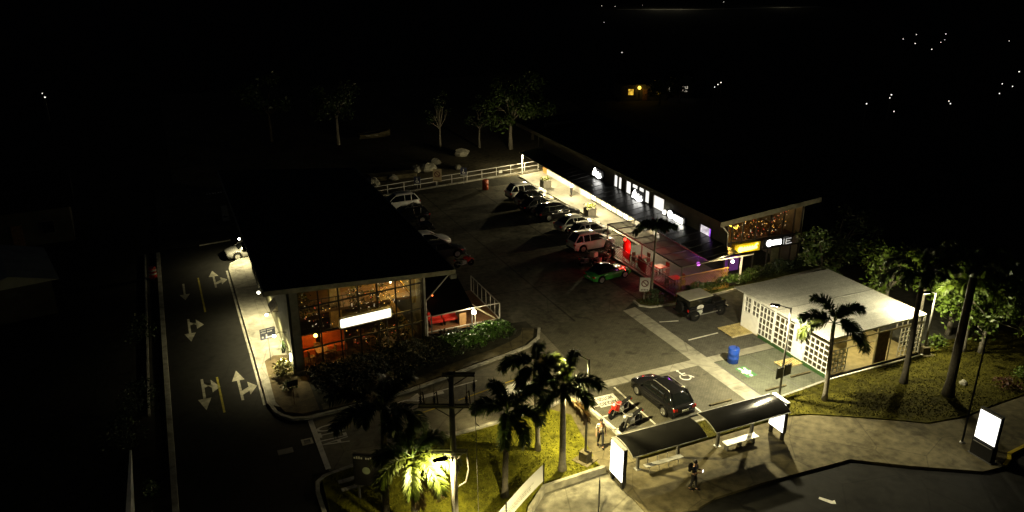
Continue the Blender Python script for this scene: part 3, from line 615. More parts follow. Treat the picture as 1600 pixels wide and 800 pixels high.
for i, y in enumerate((60.2, 61.6, 63.0)):
    a = thing('condenser_unit', ('white air conditioner condenser nearest the kerb corner', 'white air conditioner condenser in the middle of its row', 'white air conditioner condenser farthest along the wall')[i], 'air conditioner', (5.33, y, 1.0), 0, 'condensers on the restaurant wall')
    MB().box(-.42, 0, -.45, .45, 0, .75).build('casing', OFFW, a, bevel=.02)
    g = MB()
    for k_ in range(5): g.tube([(-.43+.0, .28*math.cos(q)*(k_+1)/5, .37+.28*math.sin(q)*(k_+1)/5) for q in [i_*.449 for i_ in range(15)]], .008, 4)
    g.build('grille', BLACK, a); MB().tube([(-.2, .2, 0), (-.2, .2, -.8)], .03, 6).build('pipe', OFFW, a)
MB_ = MB().box(4.5, 5.34, 64.2, 66.0, 2.5, 2.75); tag(MB_.build('wall_canopy', BLACK), 'dark flat canopy over the side door of the restaurant', 'canopy')
c2 = MB(); c2.add([(4.85, 53.2, 2.3), (5.34, 53.2, 2.75), (5.34, 51.6, 2.75), (4.85, 51.6, 2.3), (5.34, 53.2, 2.3), (5.34, 51.6, 2.3)], [(0, 1, 2, 3), (0, 4, 1), (3, 2, 5), (0, 3, 5, 4)])
tag(c2.build('wall_awning', PALE), 'small pale sloping awning between two wall lamps', 'awning')
# signs and plants on that pavement
s = thing('direction_sign', 'dark blue sign with white arrow standing on the bright pavement', 'sign', (4.25, 48.9, .12), R(12))
MB().tube([(0, 0, 0), (0, 0, 1.75)], .025, 8).build('post', DGREY, s); MB().box(-.5, .5, -.015, .015, 1.6, 2.35).build('panel', mat('navy_sign', (.02, .025, .06), .5), s)
SW = mat('sign_white', (.75, .75, .72), .6, var=.05)
ar = MB()
def vrect(mb, x0, x1, z0, z1, y=-.02): mb.add([(x0, y, z0), (x1, y, z0), (x1, y, z1), (x0, y, z1)], [(0, 1, 2, 3)])
vrect(ar, -.14, -.04, 1.68, 1.96); vrect(ar, -.04, .27, 1.68, 1.77); ar.add([(.25, -.02, 1.63), (.4, -.02, 1.725), (.25, -.02, 1.83)], [(0, 1, 2)]); vrect(ar, -.4, -.3, 1.72, 1.84)
ar.build('arrow', SW, s)
tx = MB(); random.seed(4)
for zz, n_ in ((2.22, 13), (2.06, 11)):
    for i in range(n_):
        if i in (5,): continue
        x = -.43+i*.068; vrect(tx, x, x+.045, zz, zz+random.choice((.07, .09)))
tx.build('lettering', SW, s)
s = thing('small_sign', 'small black sign on a thin post in the corner planter', 'sign', (4.75, 42.6, .12), R(8))
MB().tube([(0, 0, 0), (0, 0, 1.35)], .02, 8).build('post', mat('rust_post', (.12, .05, .03), .7), s); MB().box(-.32, .32, -.012, .012, 1.25, 1.62).build('panel', BLACK, s)
bush('shrub', 'yellow green shrub in the kerbed planter by the lit wall', 'shrub', 4.75, 46.6, .75, 1.0, 420, mat('yellow_leaf', (.16, .15, .03), .5, var=.5), .22, 11)
bush('shrub', 'low sparse shrub at the near end of the corner planter', 'shrub', 4.75, 44.6, .6, .5, 160, LEAF, .16, 12)
sp = thing('potted_plant', 'dark spiky plant hanging beside the wall lamp and blue sign', 'plant', (5.05, 48.2, 1.1)); mb = MB(); random.seed(9)
for i in range(60):
    a = random.uniform(0, 6.28); e = random.uniform(-.9, 1.3); dd = Vector((math.cos(a)*math.cos(e), math.sin(a)*math.cos(e), math.sin(e)))
    p = Vector((0, 0, .35+random.uniform(-.3, .3))); u = dd.cross(Vector((0, 0, 1))).normalized()*.03; mb.add([p-u, p+u, p+dd*.5], [(0, 1, 2)])
mb.build('foliage', LEAFD, sp); MB().lathe([(.1, -.25), (.16, .1), (.17, .12)], 12).build('pot', BLACK, sp)
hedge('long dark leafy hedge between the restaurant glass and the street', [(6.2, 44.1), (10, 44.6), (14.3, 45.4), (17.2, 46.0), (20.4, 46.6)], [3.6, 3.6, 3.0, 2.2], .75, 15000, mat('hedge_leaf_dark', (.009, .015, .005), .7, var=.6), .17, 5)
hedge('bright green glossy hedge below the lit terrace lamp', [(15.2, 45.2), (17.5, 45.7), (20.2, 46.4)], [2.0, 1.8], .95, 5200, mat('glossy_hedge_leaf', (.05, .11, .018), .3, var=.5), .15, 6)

# ---------------- terrace deck beside it
t = thing('terrace_deck', 'raised timber terrace with railing and black roof beside the restaurant', 'terrace')
MB().box(14.7, 20.2, 47.7, 53.5, .45, .6).build('floor', WOOD, t)
r_ = MB()
for z in (.62, 1.85): r_.bar((14.75, 47.68, z), (20.2, 47.75, z), .06)
for x in (14.75, 18.3, 20.2): r_.bar((x, 47.7, .3), (x, 47.7, 1.85), .07)
r_.bar((20.2, 47.75, 1.85), (20.2, 53.4, 1.85), .06); r_.bar((20.2, 47.75, .62), (20.2, 53.4, .62), .06); r_.bar((20.2, 53.4, .3), (20.2, 53.4, 1.85), .07)
for i in range(6): r_.bar((20.2, 48.6+i*.85, .62), (20.2, 48.6+i*.85, 1.85), .035)
r_.build('railing', mat('rail_paint', (.4, .38, .33), .5), t)
MB().bar((18.5, 47.9, 1.7), (19.9, 47.9, .65), .09).build('brace', PALE, t); MB().bar((18.4, 49.3, 1.6), (19.6, 49.3, .62), .08).build('brace', PALE, t)
rf = MB(); rf.add([(14.9, 47.0, 2.1), (18.0, 47.2, 2.1), (18.6, 53.6, 3.0), (14.9, 53.6, 3.0), (14.9, 47.0, 2.16), (18.0, 47.2, 2.16), (18.6, 53.6, 3.06), (14.9, 53.6, 3.06)], [(3, 2, 1, 0), (4, 5, 6, 7), (0, 1, 5, 4), (1, 2, 6, 5), (2, 3, 7, 6), (3, 0, 4, 7)]); rf.build('roof', ROOFB, t)
MB().bar((14.9, 46.97, 2.12), (18.0, 47.17, 2.12), .05, .07).build('roof_edge', mat('edge_grey', (.4, .38, .33), .5), t)
for x in (14.95, 17.95): MB().bar((x, 47.4, .6), (x, 47.4, 2.1), .08).build('post', DGREY, t)
MB().box(17.2, 17.7, 47.9, 48.0, .6, 1.5).build('bar_front', mat('tan_panel', (.3, .17, .07), .6), t)
for i, (x, lb) in enumerate(((15.6, 'red cushioned bench at the left end of the terrace'), (16.7, 'red cushioned bench nearer the terrace lamp'))):
    b = thing('cushioned_bench', lb, 'bench', (x, 48.5, .6), 0, 'red benches on the terrace')
    MB().box(-.5, .5, -.25, .25, .3, .48).build('seat', REDP, b, bevel=.03); MB().box(-.5, .5, .22, .32, .45, 1.0).build('backrest', REDP, b, bevel=.03)
    for sx in (-.45, .42): MB().box(sx, sx+.04, -.2, .2, 0, .3).build('leg', BLACK, b)
l = thing('globe_lamp', 'bright white globe lamp on the terrace railing above the hedge', 'lamp', (17.95, 47.0, 1.85))
MB().ball((0, 0, 0), .16, 14).build('globe', emit('terrace_globe', (1, .9, .62), 30), l, True); MB().bar((0, .0, -.1), (0, .65, -.1), .04).build('bracket', BLACK, l)
light('bulb', (0, -.25, .0), 300, (1, .85, .5), .15, l)
l = thing('globe_lamp', 'dim red glowing lamp over the terrace roof', 'lamp', (15.6, 49.0, 2.75)); MB().ball((0, 0, 0), .07, 8).build('globe', emit('red_globe', (1, .18, .04), 3), l, True); MB().tube([(0, 0, -.06), (0, 0, -.35)], .012, 5).build('bracket', BLACK, l)
light('terrace_light', (16.2, 48.0, 1.9), 14, (1, .35, .12), .1)

# ================================================================ RETAIL BUILDING on the right
RB = thing('retail_building', 'long dark roofed row of shops with lit upper windows and a black awning', 'building', (40.7, 48.5, 0), R(-2.5))
def rz_(x): return 5.45+.105*(x+1.5)
def rslab(x0, x1, y0, y1, top, th):
    c = [(x0, y0), (x1, y0), (x1, y1), (x0, y1)]
    return MB().add([(x, y, rz_(x)+top-th) for x, y in c]+[(x, y, rz_(x)+top) for x, y in c], [(3, 2, 1, 0), (4, 5, 6, 7), (0, 1, 5, 4), (1, 2, 6, 5), (2, 3, 7, 6), (3, 0, 4, 7)])
rf = rslab(-1.45, 8.3, -1.05, 42.6, 0, .12).build('roof', ROOFB, RB)
fa = MB(); fa.bar((-1.5, -1.1, rz_(-1.5)-.17), (-1.5, 42.6, rz_(-1.5)-.17), .07, .42); fa.bar((-1.5, -1.1, rz_(-1.5)-.17), (8.3, -1.1, rz_(8.3)-.17), .07, .42)
fa.build('fascia', mat('fascia_olive', (.15, .14, .1), .6), rf)
wall = MB(); ys = [3.7, 2.2]
def wseg(mb, y0, y1, z0, z1): mb.box(0, .15, y0, y1, z0, z1)
# lot side wall with openings left for the lit windows: (y0, y1, z0, z1)
WIN = [(17.6, 18.25, 3.02, 4.4), (18.45, 19.2, 3.02, 4.4), (15.7, 16.7, 3.0, 4.4), (14.4, 15.5, 3.85, 4.4), (13.2, 14.2, 3.85, 4.4), (12.2, 13.0, 3.05, 4.4), (9.55, 11.4, 2.98, 4.25), (2.1, 3.75, 2.95, 3.75)]
cuts = sorted(WIN)
y = 0.
for (a, b, c, e) in cuts:
    wseg(wall, y, a, 2.6, 5.25); wseg(wall, a, b, 2.6, c); wseg(wall, a, b, e, 5.25); y = b
wseg(wall, y, 37.5, 2.6, 5.25); wall.box(.15, 7.7, 37.3, 37.5, 0, 6.2); wall.box(7.55, 7.7, 0, 37.3, 0, 6.2)
wall.build('wall', mat('olive_render', (.17, .16, .125), .8, var=.2, scale=1.), RB)
WGLOW = emit('window_glow', (1, .97, .88), 1.25, .15, 1.)
for i, (a, b, c, e) in enumerate(WIN):
    f = MB()
    f.box(-.03, .05, a, a+.05, c, e); f.box(-.03, .05, b-.05, b, c, e); f.box(-.03, .05, a+.05, b-.05, c, c+.05); f.box(-.03, .05, a+.05, b-.05, e-.05, e)
    w_ = f.build('window', DGREY if i != 6 else WHITE, RB)
    MB().box(.06, .1, a+.05, b-.05, c+.05, e-.05).build('pane', WGLOW if i != 7 else emit('shelf_glow', (.95, .85, .9), .8, .6, 2.5), w_)
MB().box(.03, .06, 2.15, 2.4, 3.0, 3.7).build('coloured_shelf', emit('purple_glow', (.35, .08, .8), 1.2, .5, 4), RB)
# ground floor shop fronts below the awning
sw = MB(); sw.box(0, .15, 24.2, 36.2, .13, 2.6); sw.build('white_shopfront_wall', WHITE, RB)
MB().box(-.03, .12, 36.3, 37.3, .13, 2.5).build('timber_door', mat('orange_timber', (.4, .2, .05), .6), RB)
gf = MB(); yy = 9.9
while yy < 24.2: gf.box(-.02, .06, yy, yy+.07, .13, 2.6); yy += 1.19
gf.box(-.02, .06, 9.9, 24.2, 2.45, 2.6); gf.box(-.02, .06, 9.9, 24.2, .13, .28)
gf.build('shopfront_frame', DGREY, RB)
random.seed(3); yy = 9.97
SHOP = [emit('shop_glow_a', (1, .93, .74), 1.2, .5, 2.), emit('shop_glow_b', (1, .88, .6), .45, .6, 3.), emit('shop_glow_c', (1, .95, .8), 1.8, .3, 1.)]
for i in range(12):
    MB().box(.02, .04, yy, yy+1.12, .28, 2.45).build('shop_pane', SHOP[(i*7) % 3], RB); yy += 1.19
MB().box(-.06, -.03, 20.2, 21.0, 1.2, 2.0).build('red_poster', mat('red_print', (.35, .03, .03), .6), RB)
# awning over the pavement
aw = MB()
aw.add([(-2.75, -1.7, 2.55), (-.02, -1.7, 2.93), (-.02, 38.4, 2.93), (-2.75, 38.4, 2.55), (-2.75, -1.7, 2.62), (-.02, -1.7, 3.0), (-.02, 38.4, 3.0), (-2.75, 38.4, 2.62)], [(3, 2, 1, 0), (4, 5, 6, 7), (0, 1, 5, 4), (1, 2, 6, 5), (2, 3, 7, 6), (3, 0, 4, 7)])
awn = aw.build('awning', mat('black_awning_sheet', (.022, .022, .02), .28, var=.3, scale=.8), RB)
sm = MB()
for i in range(34): sm.bar((-2.72, -1.1+i*1.2, 2.63), (-.05, -1.1+i*1.2, 3.005), .05, .03)
sm.build('seam', mat('awning_seam', (.1, .1, .09), .4), awn)
ed = MB(); ed.bar((-2.77, -1.72, 2.58), (-2.77, 38.4, 2.58), .05, .1); ed.bar((-2.77, -1.73, 2.58), (1.5, -1.73, 2.62), .05, .1); ed.build('awning_edge', mat('edge_white', (.5, .48, .42), .5), awn)
for yy in (-1.5, 37.9):
    MB().bar((-2.6 if yy > 0 else .55, yy, 0), (-2.6 if yy > 0 else .55, yy, 2.55), .12).build('awning_post', WHITE, RB)
MB().bar((-.3, 38.2, 2.9), (-.3, 38.2, 5.3), .07).build('rear_post', GREY, RB)
ps = MB(); ps.tube([(-.1, -.3, 2.9), (-.1, -.3, 4.1)], .06, 8); ps.tube([(-.1, -.3, 4.1), (-1.3, -.75, 5.25)], .05, 8); ps.build('eave_strut', GREY, RB)
# glass canopy over the outdoor seating
cg = MB(); cg.add([(-5.35, -1.9, 2.52), (-2.82, -1.72, 2.56), (-2.82, 9.7, 2.56), (-5.7, 9.7, 2.52)], [(0, 1, 2, 3)]); can = cg.build('canopy', CANOPYG, RB)
cf = MB()
for i in range(9):
    q = i/8; xx = -5.35-.35*q; yy = -1.9+11.6*q; cf.bar((xx, yy, 2.5), (-2.8, yy+.18*(1-q), 2.54), .06, .08)
cf.bar((-5.35, -1.9, 2.5), (-5.7, 9.7, 2.5), .07, .1); cf.bar((-4.2, -1.85, 2.5), (-4.3, 9.7, 2.5), .05, .07)
for q in (0, .5, 1): xx = -5.35-.35*q; yy = -1.9+11.6*q; cf.bar((xx, yy, 0), (xx, yy, 2.5), .08)
cf.build('canopy_frame', mat('bronze_frame', (.12, .1, .08), .5), can)
# glazed gable front
gz = MB()
for x in (.05, .5, 1.55, 2.9, 4.3, 5.6, 6.7, 7.5): gz.bar((x, 0, .1), (x, 0, rz_(x)-.4), .08, .1)
for z in (2.2, 3.15): gz.bar((.05, 0, z), (7.5, 0, z), .08, .12)
gz.build('glazing_frame', mat('frame_dark', (.018, .016, .014), .5), RB)
MB().add([(.05, .04, .1), (7.5, .04, .1), (7.5, .04, rz_(7.5)-.4), (.05, .04, rz_(.05)-.4)], [(0, 1, 2, 3)]).build('front_glass', GLASS, RB)
MB().box(.3, 7.5, .6, 9, 2.6, 2.9).build('upper_floor', mat('upper_floor_boards', (.09, .055, .03), .6), RB)
MB().box(.3, 7.5, 8.0, 8.1, 0, 6.0).build('interior_wall', mat('upper_wall', (.05, .025, .012), .7, var=.5, scale=1.5), RB)
MB().box(5.0, 5.95, .3, .35, .1, 2.2).build('pale_door', mat('pale_door', (.22, .2, .15), .7), RB)
MB().box(.4, 2.0, .5, .56, .4, 1.7).build('purple_window_screen', emit('violet_screen', (.3, .08, .6), .16, .9, 1.6), RB)
nl = MB(); nl.tube([(.0, .4, 4.8), (1.3, .5, 4.1), (1.42, .5, 4.4)], .05, 6); nl.build('neon_line', emit('neon_yellow', (1, .72, .08), 4), RB)
for x, y, z, W_, c in ((1.2, 1.6, 4.6, 130, (1, .55, .1)), (4.2, 2.5, 4.9, 75, (1, .4, .12)), (6.5, 3, 5.0, 10, (1, .45, .2)), (1.2, .9, 1.5, 6, (.45, .1, 1)), (5.2, 1.2, 2.2, 3, (1, .8, .5))):
    light('shop_light', (x, y, z), W_, c, .1, RB)
def rbw(x, y, z): # retail building local -> world
    a = R(-2.5); return (40.7+x*math.cos(a)-y*math.sin(a), 48.5+x*math.sin(a)+y*math.cos(a), z)
for i, (x, y, z, lb) in enumerate(((4.9, .9, 5.1, 'white round lamp high behind the shop gable glass'), (2.95, .9, 4.95, 'amber round lamp high behind the shop gable glass'))):
    l = thing('pendant_lamp', lb, 'lamp', rbw(x, y, z)); MB().ball((0, 0, 0), .11, 10).build('globe', emit('gable_globe%d' % i, ((1, .85, .6), (1, .6, .1))[i], (9, 3)[i]), l, True); MB().tube([(0, 0, .1), (0, 0, .5)], .012, 5).build('cord', BLACK, l)
for i, (x, y, z) in enumerate(((1.9, 1.3, 2.9), (3.5, 1.3, 2.9), (5.6, 1.1, 2.9), (4.6, 2.2, 2.9))):
    bush('speck_plant', ('added leafy plant giving light specks behind the gable glass above the yellow sign', 'added leafy plant giving light specks behind the gable glass between the two signs', 'added leafy plant giving light specks behind the gable glass above the white sign', 'added leafy plant giving light specks deeper behind the gable glass')[i], 'plant', *rbw(x, y, z)[:2], .7, 1.7, 200, mat('warm_leaf', (.12, .07, .03), .3, var=.6), .2, 50+i, z, 'added plants behind the gable glass')  # added foliage that breaks the warm light into specks
speck_string('added tiny coloured bulbs for specks of light high behind the shop gable glass', [rbw(.6, .5, 4.6), rbw(3.2, .6, 5.0), rbw(6.6, .7, 5.3), rbw(4.0, .6, 4.4), rbw(1.0, .5, 4.0)], 60, SPK, .2, .035, 5)
speck_string('added tiny coloured bulbs for specks of light low behind the shop gable glass', [rbw(1.0, .5, 3.7), rbw(3.8, .6, 3.9), rbw(6.6, .7, 4.3), rbw(3.5, .6, 3.5)], 44, SPK, .15, .035, 6)
def shop_sign(name, label, loc, rz, panel, plate, glow, shapes, depth=.1):
    s = thing(name, label, 'sign', loc, rz)
    if panel: MB().box(-panel[0]/2, panel[0]/2, 0, depth, -panel[1]/2, panel[1]/2).build('panel', plate, s, bevel=.02)
    mb = MB()
    for sh_ in shapes:
        if sh_[0] == 'disc':
            _, cx, cz, r = sh_; mb.lathe([(r*.94, 0), (r, .03), (r, .07)], 20, Matrix.Translation((cx, -.07, cz)) @ Matrix.Rotation(R(-90), 4, 'X'))
        elif sh_[0] == 'bar':
            _, x0, x1, z0, z1 = sh_; mb.box(x0, x1, -.075, -.01, z0, z1)
        else:
            _, pts, r = sh_; mb.tube([(px, -.04, pz) for px, pz in pts], r, 8)
    mb.build('lettering', glow, s, bevel=.015); return s
WG = emit('letter_white', (1, .98, .92), 5); YG = emit('letter_yellow', (1, .78, .1), 6)
def bump_line(x0, x1, z, h, n): return [(x0+(x1-x0)*i/(2*n), z+(h if i % 2 else -h)) for i in range(2*n+1)]
scriptA = [('s', [(-.85, -.35), (-.72, .1), (-.55, .38), (-.42, .1), (-.34, -.3)], .13), ('s', [(-.75, -.05), (-.4, -.1)], .1), ('s', [(-.35, -.22)]+bump_line(-.25, .8, -.18, .12, 4), .12), ('s', [(.1, .0), (.14, .2)], .1), ('s', [(.6, .0), (.7, .12)], .09), ('s', [(-.2, -.35), (.3, -.42), (.7, -.3)], .09)]
shop_sign('shop_sign', 'small white glowing script sign, farthest along the shop wall', rbw(-.2, 22.5, 3.6), R(-92.5), (2.7, 1.0), BLACK, WG, scriptA)
shop_sign('shop_sign', 'white glowing script sign on a dark panel before lit windows', rbw(-.25, 13.9, 3.45), R(-92.5), (2.6, .95), BLACK, WG, scriptA)
shop_sign('shop_sign', 'white glowing disc and bar sign nearest the shop gable corner', rbw(-.25, 7.2, 3.25), R(-92.5), (3.2, .8), BLACK, WG, [('disc', -.85, .04, .38), ('bar', -.7, 1.2, -.2, .2), ('bar', -.2, 1.2, -.25, .24)])
shop_sign('shop_sign', 'yellow shop sign with glowing lettering on the gable glass', rbw(2.0, -.28, 2.62), R(-2.5), (2.5, .78), emit('mustard_panel', (.85, .62, .02), .13), YG, [('disc', -.72, -.08, .25), ('s', bump_line(-.7, .85, -.02, .06, 6), .13), ('s', [(.7, .05), (.86, .24), (.96, .26)], .07), ('s', [(-.55, -.2), (.1, -.16), (.6, -.12)], .08)])
shop_sign('shop_sign', 'white glowing disc and bar sign on the gable right of the yellow one', rbw(4.62, -.28, 2.72), R(-2.5), (2.0, .85), BLACK, WG, [('disc', -.45, .0, .3), ('bar', -.4, .72, -.18, .2), ('bar', -.1, .74, -.2, .23)])
shop_sign('shop_sign', 'thin white outlined letters at the right end of the shop gable', rbw(6.25, -.1, 2.62), R(-2.5), None, None, emit('letter_dim', (1, 1, .95), .6), [('s', [(-.45, -.25), (-.45, .25)], .03), ('s', [(-.2, -.25), (-.2, .22), (.3, .22)], .03), ('s', [(-.2, 0), (.2, 0)], .025), ('s', [(-.2, -.25), (.4, -.2)], .03)])
l = thing('round_lamp', 'round white lamp at the left of the disc and bar sign', 'lamp', rbw(-.3, 8.95, 3.25)); MB().ball((0, 0, 0), .2, 12).build('globe', emit('round_lamp_glow', (1, .95, .8), 5), l, True); MB().bar((0, 0, 0), (.3, 0, 0), .05).build('bracket', BLACK, l)
# lamps below the awning; the last one is added to brighten the canopy
for i, yy in enumerate((37.6, 31.5, 25.5, 19.5, 13.5, 6.5)):
    l = thing('awning_lamp', ('bright lamp under the far end of the black awning', 'lamp under the awning beside the white shop wall', 'lamp under the awning near the standing person', 'lamp under the awning beside the nearer planter', 'lamp under the awning where the glass canopy starts', 'added lamp under the awning brightening the middle of the glass canopy')[i], 'lamp', rbw(-2.25, yy, 2.42), R(-2.5), 'lamps hung under the black awning')
    MB().lathe([(.1, -.08), (.17, 0), (.05, .1)], 12).build('globe', emit('awning_globe', (1, .93, .7), 22 if i == 0 else 8), l, True); MB().tube([(0, 0, .08), (0, 0, .2)], .02, 6).build('rod', BLACK, l)
    light('bulb', (0, 0, -.2), (1300, 950, 1100, 1150, 1000, 160)[i], (1, .84, .46), .12, l)
l = thing('awning_lamp', 'bright lamp under the front edge of the awning by the white post', 'lamp', rbw(-.7, -2.0, 2.38), 0, 'lamps hung under the black awning')
MB().ball((0, 0, 0), .13, 12).build('globe', emit('front_globe', (1, .88, .62), 25), l, True); MB().tube([(0, 0, .1), (0, 0, .25)], .02, 6).build('rod', BLACK, l); light('bulb', (0, -.85, -.1), 300, (1, .78, .36), .12, l)

# outdoor seating under the glass canopy
def lattice(mb, A, B, z0, z1, s=.2, w=.03):
    A = Vector((A[0], A[1], 0)); B = Vector((B[0], B[1], 0)); L = (B-A).length; d = (B-A)/L; h = z1-z0
    u = -h
    while u < L:
        for sg in (0, 1):
            a, b = u, u+h; za, zb = (z0, z1) if sg == 0 else (z1, z0)
            ca, cb = max(a, 0), min(b, L)
            if cb-ca > .05:
                f = lambda q: za+(zb-za)*(q-a)/(b-a)
                p = A+d*ca; q = A+d*cb; off = Vector((-d.y, d.x, 0))*.02*(1 if sg else -1)
                mb.bar(Vector((p.x, p.y, f(ca)))+off, Vector((q.x, q.y, f(cb)))+off, w, .012)
        u += s
    for z in (z0, z1): mb.bar(A+Vector((0, 0, z)), B+Vector((0, 0, z)), .05)
    return mb
lf = lattice(MB(), (34.95, 46.75), (39.9, 46.95), .45, 1.75, .24, .04); lf.box(34.9, 39.9, 46.7, 46.8, 0, .42)
tag(lf.build('lattice_fence', mat('tan_lattice', (.5, .28, .06), .6)), 'tan wooden lattice fence lit amber at the front of the seating', 'fence')
lf = lattice(MB(), (34.9, 47.0), (34.95, 57.9), .3, 1.3, .25, .03)
tag(lf.build('lattice_fence', mat('dark_lattice', (.06, .03, .02), .6)), 'dark lattice fence along the car park side of the seating', 'fence')
lf = lattice(MB(), (35.0, 58.0), (38.2, 58.1), .3, 1.5, .2, .03)
tag(lf.build('lattice_fence', mat('bronze_lattice', (.12, .09, .06), .6)), 'bronze lattice fence at the far end of the seating', 'fence')
random.seed(8)
dining_set(36.0, 48.6, .15, 'red clothed table nearest the amber lattice fence', REDP)
dining_set(36.3, 51.2, .15, 'red clothed table in the middle of the canopy', REDP)
dining_set(36.1, 53.8, .15, 'red clothed table farthest under the canopy', REDP)
for i, (x, y, lb) in enumerate(((35.5, 55.2, 'tall red fabric screen panel behind the green car'), (35.3, 52.4, 'lower red fabric screen panel nearer the palm'))):
    s = thing('fabric_screen', lb, 'screen', (x, y, .15), R(80), 'red screens of the outdoor seating'); hh = (2.0, 1.1)[i]
    cu = MB()
    for j in range(24):
        x0 = -.8+j*.0667; x1 = x0+.0667; a = .05*math.sin(j*1.3); b = .05*math.sin((j+1)*1.3)
        cu.add([(x0, a, .1), (x1, b, .1), (x1, b, hh), (x0, a, hh)], [(0, 1, 2, 3)])
    cu.build('curtain', REDP, s); f = MB(); f.bar((-.82, 0, 0), (-.82, 0, hh+.05), .04); f.bar((.82, 0, 0), (.82, 0, hh+.05), .04); f.bar((-.82, 0, hh+.03), (.82, 0, hh+.03), .04); f.build('frame', BLACK, s)
for x, y, z, W_, c in ((35.2, 54.6, 1.6, 120, (1, .04, .03)), (35.6, 50.6, 1.5, 70, (1, .03, .05)), (36.5, 48.2, 1.5, 10, (1, .12, .2)), (38.2, 48.2, 2.2, 60, (.6, .08, 1))):
    light('party_light', (x, y, z), W_, c, .12)
l = thing('round_lamp', 'magenta party lamp under the near corner of the glass canopy', 'lamp', (37.4, 47.6, 2.2)); MB().ball((0, 0, 0), .16, 10).build('globe', emit('magenta_glow', (.8, .15, 1), 3.5), l, True); MB().tube([(0, 0, .12), (0, 0, .3)], .02, 5).build('rod', BLACK, l)
l = thing('round_lamp', 'red party lamp above the tall red screen', 'lamp', (35.15, 55.0, 2.2)); MB().ball((0, 0, 0), .14, 10).build('globe', emit('redlamp_glow', (1, .06, .03), 4), l, True); MB().tube([(0, 0, .12), (0, 0, .3)], .02, 5).build('rod', BLACK, l)
hedge('glossy green hedge between the lattice fence and the parked jeep', [(35.6, 46.5), (39.5, 46.9), (43, 47.2)], 1.0, .85, 4200, mat('hedge_leaf_mid', (.045, .085, .016), .3, var=.5), .14, 15)
hedge('dark hedge below the shop gable right of the white post', [(43, 47.3), (47, 47.5), (52, 47.7)], 1.2, 1.0, 4200, LEAFD, .15, 16)

# planters on the shop walkway
def planter(label, x, y):
    p = thing('planter_box', label, 'planter', (x, y, .13), R(2), 'square planters on the walkway')
    MB().box(-.5, .5, -.5, .5, 0, .85).build('box', mat('planter_concrete', (.2, .19, .16), .8), p, bevel=.03)
    mb = MB(); random.seed(int(x*10)); pts = [(random.uniform(-.45, .45), random.uniform(-.45, .45), .85+random.uniform(0, .3)) for i in range(160)]; leaves(mb, pts, .2, -.3); mb.build('plants', mat('lime_leaf', (.18, .2, .03), .5, var=.4), p)
planter('square concrete planter at the far end of the walkway', 39.5, 79.4); planter('square concrete planter halfway along the walkway', 38.95, 67.9)

# ================================================================ WHITE KIOSK
K = thing('white_kiosk', 'small white flat roofed kiosk with gridded lattice walls', 'kiosk', (36.2, 32.3, 0))
rf = MB(); rf.add([(-.75, -.45, 3.05), (7.85, -.25, 3.05), (7.95, 8.5, 3.05), (-.75, 8.6, 3.05), (-.75, -.45, 3.13), (7.85, -.25, 3.13), (7.95, 8.5, 3.13), (-.75, 8.6, 3.13)], [(3, 2, 1, 0), (4, 5, 6, 7), (0, 1, 5, 4), (1, 2, 6, 5), (2, 3, 7, 6), (3, 0, 4, 7)])
roof = rf.build('roof', ground_mat('white_roof_sheet', (.64, .63, .58), .6, .18, joints=(30, .42), jw=.012, jdark=.8, fine=20, big=.6), K)
rr = MB(); rr.bar((-.75, 4.2, 3.14), (7.9, 4.2, 3.14), .06, .03); rr.build('roof_seam', GREY, roof)
MB().add([(-.75, -.46, 3.0), (7.85, -.26, 3.0), (7.85, -.28, 3.14), (-.75, -.48, 3.14)], [(0, 1, 2, 3)]).build('roof_edge', WHITE, roof)
def grid_panel(axis, a, b, z0, z1, nc, nr, name='lattice_panel', w=.05):
    g = MB()
    def put(u0, u1, z0_, z1_):
        if axis == 'y': g.box(-.03, .03, u0, u1, z0_, z1_)
        else: g.box(u0, u1, -.03, .03, z0_, z1_)
    for i in range(nc+1): u = a+(b-a)*i/nc; put(u-w/2, u+w/2, z0, z1)
    for j in range(nr+1):
        z = z0+(z1-z0)*j/nr
        for i in range(nc):
            u = a+(b-a)*i/nc; u2 = a+(b-a)*(i+1)/nc; put(u+w/2, u2-w/2, max(z0, z-w/2), min(z1, z+w/2))
    return g.build(name, WHITE, K)
grid_panel('y', .1, 2.1, .25, 2.25, 5, 5); grid_panel('y', 3.2, 5.0, .25, 2.4, 4, 5); grid_panel('y', 5.15, 6.55, .25, 2.45, 4, 5); grid_panel('y', 6.6, 7.3, 1.35, 2.5, 2, 3); grid_panel('y', 7.5, 8.15, 1.35, 2.5, 2, 3)
so = MB(); so.box(-.04, .04, 6.6, 8.2, .1, 1.33); so.box(-.04, .04, 7.32, 7.48, 1.33, 2.6); so.box(-.06, .06, 8.15, 8.3, 0, 3.0); so.box(-.05, .05, 5.02, 5.13, 0, 3.0); so.box(-.06, .06, -.06, .08, 0, 3.0); so.box(-.05, .05, 0, 8.2, 2.55, 2.65); MB().box(8.1, 8.2, 0, .1, 0, 2.97).build('corner_post', WHITE, K); so.box(0, 8.2, 8.15, 8.2, 0, 3.0)
so.build('frame', WHITE, K)
dr = MB(); dr.box(-.05, .05, 2.15, 3.15, .1, 1.3); dr.box(-.05, .05, 2.15, 2.35, 1.3, 2.5); dr.box(-.05, .05, 2.57, 2.73, 1.3, 2.5); dr.box(-.05, .05, 2.95, 3.15, 1.3, 2.5); dr.box(-.05, .05, 2.35, 2.95, 2.25, 2.5)
door = dr.build('door', WHITE, K); MB().tube([(-.08, 2.3, 1.0), (-.08, 2.3, 1.2)], .02, 6).build('handle', STEEL, door)
MB().box(-.1, .1, .05, 6.4, .0, .22).build('green_base', mat('green_base_paint', (.02, .06, .012), .7), K)
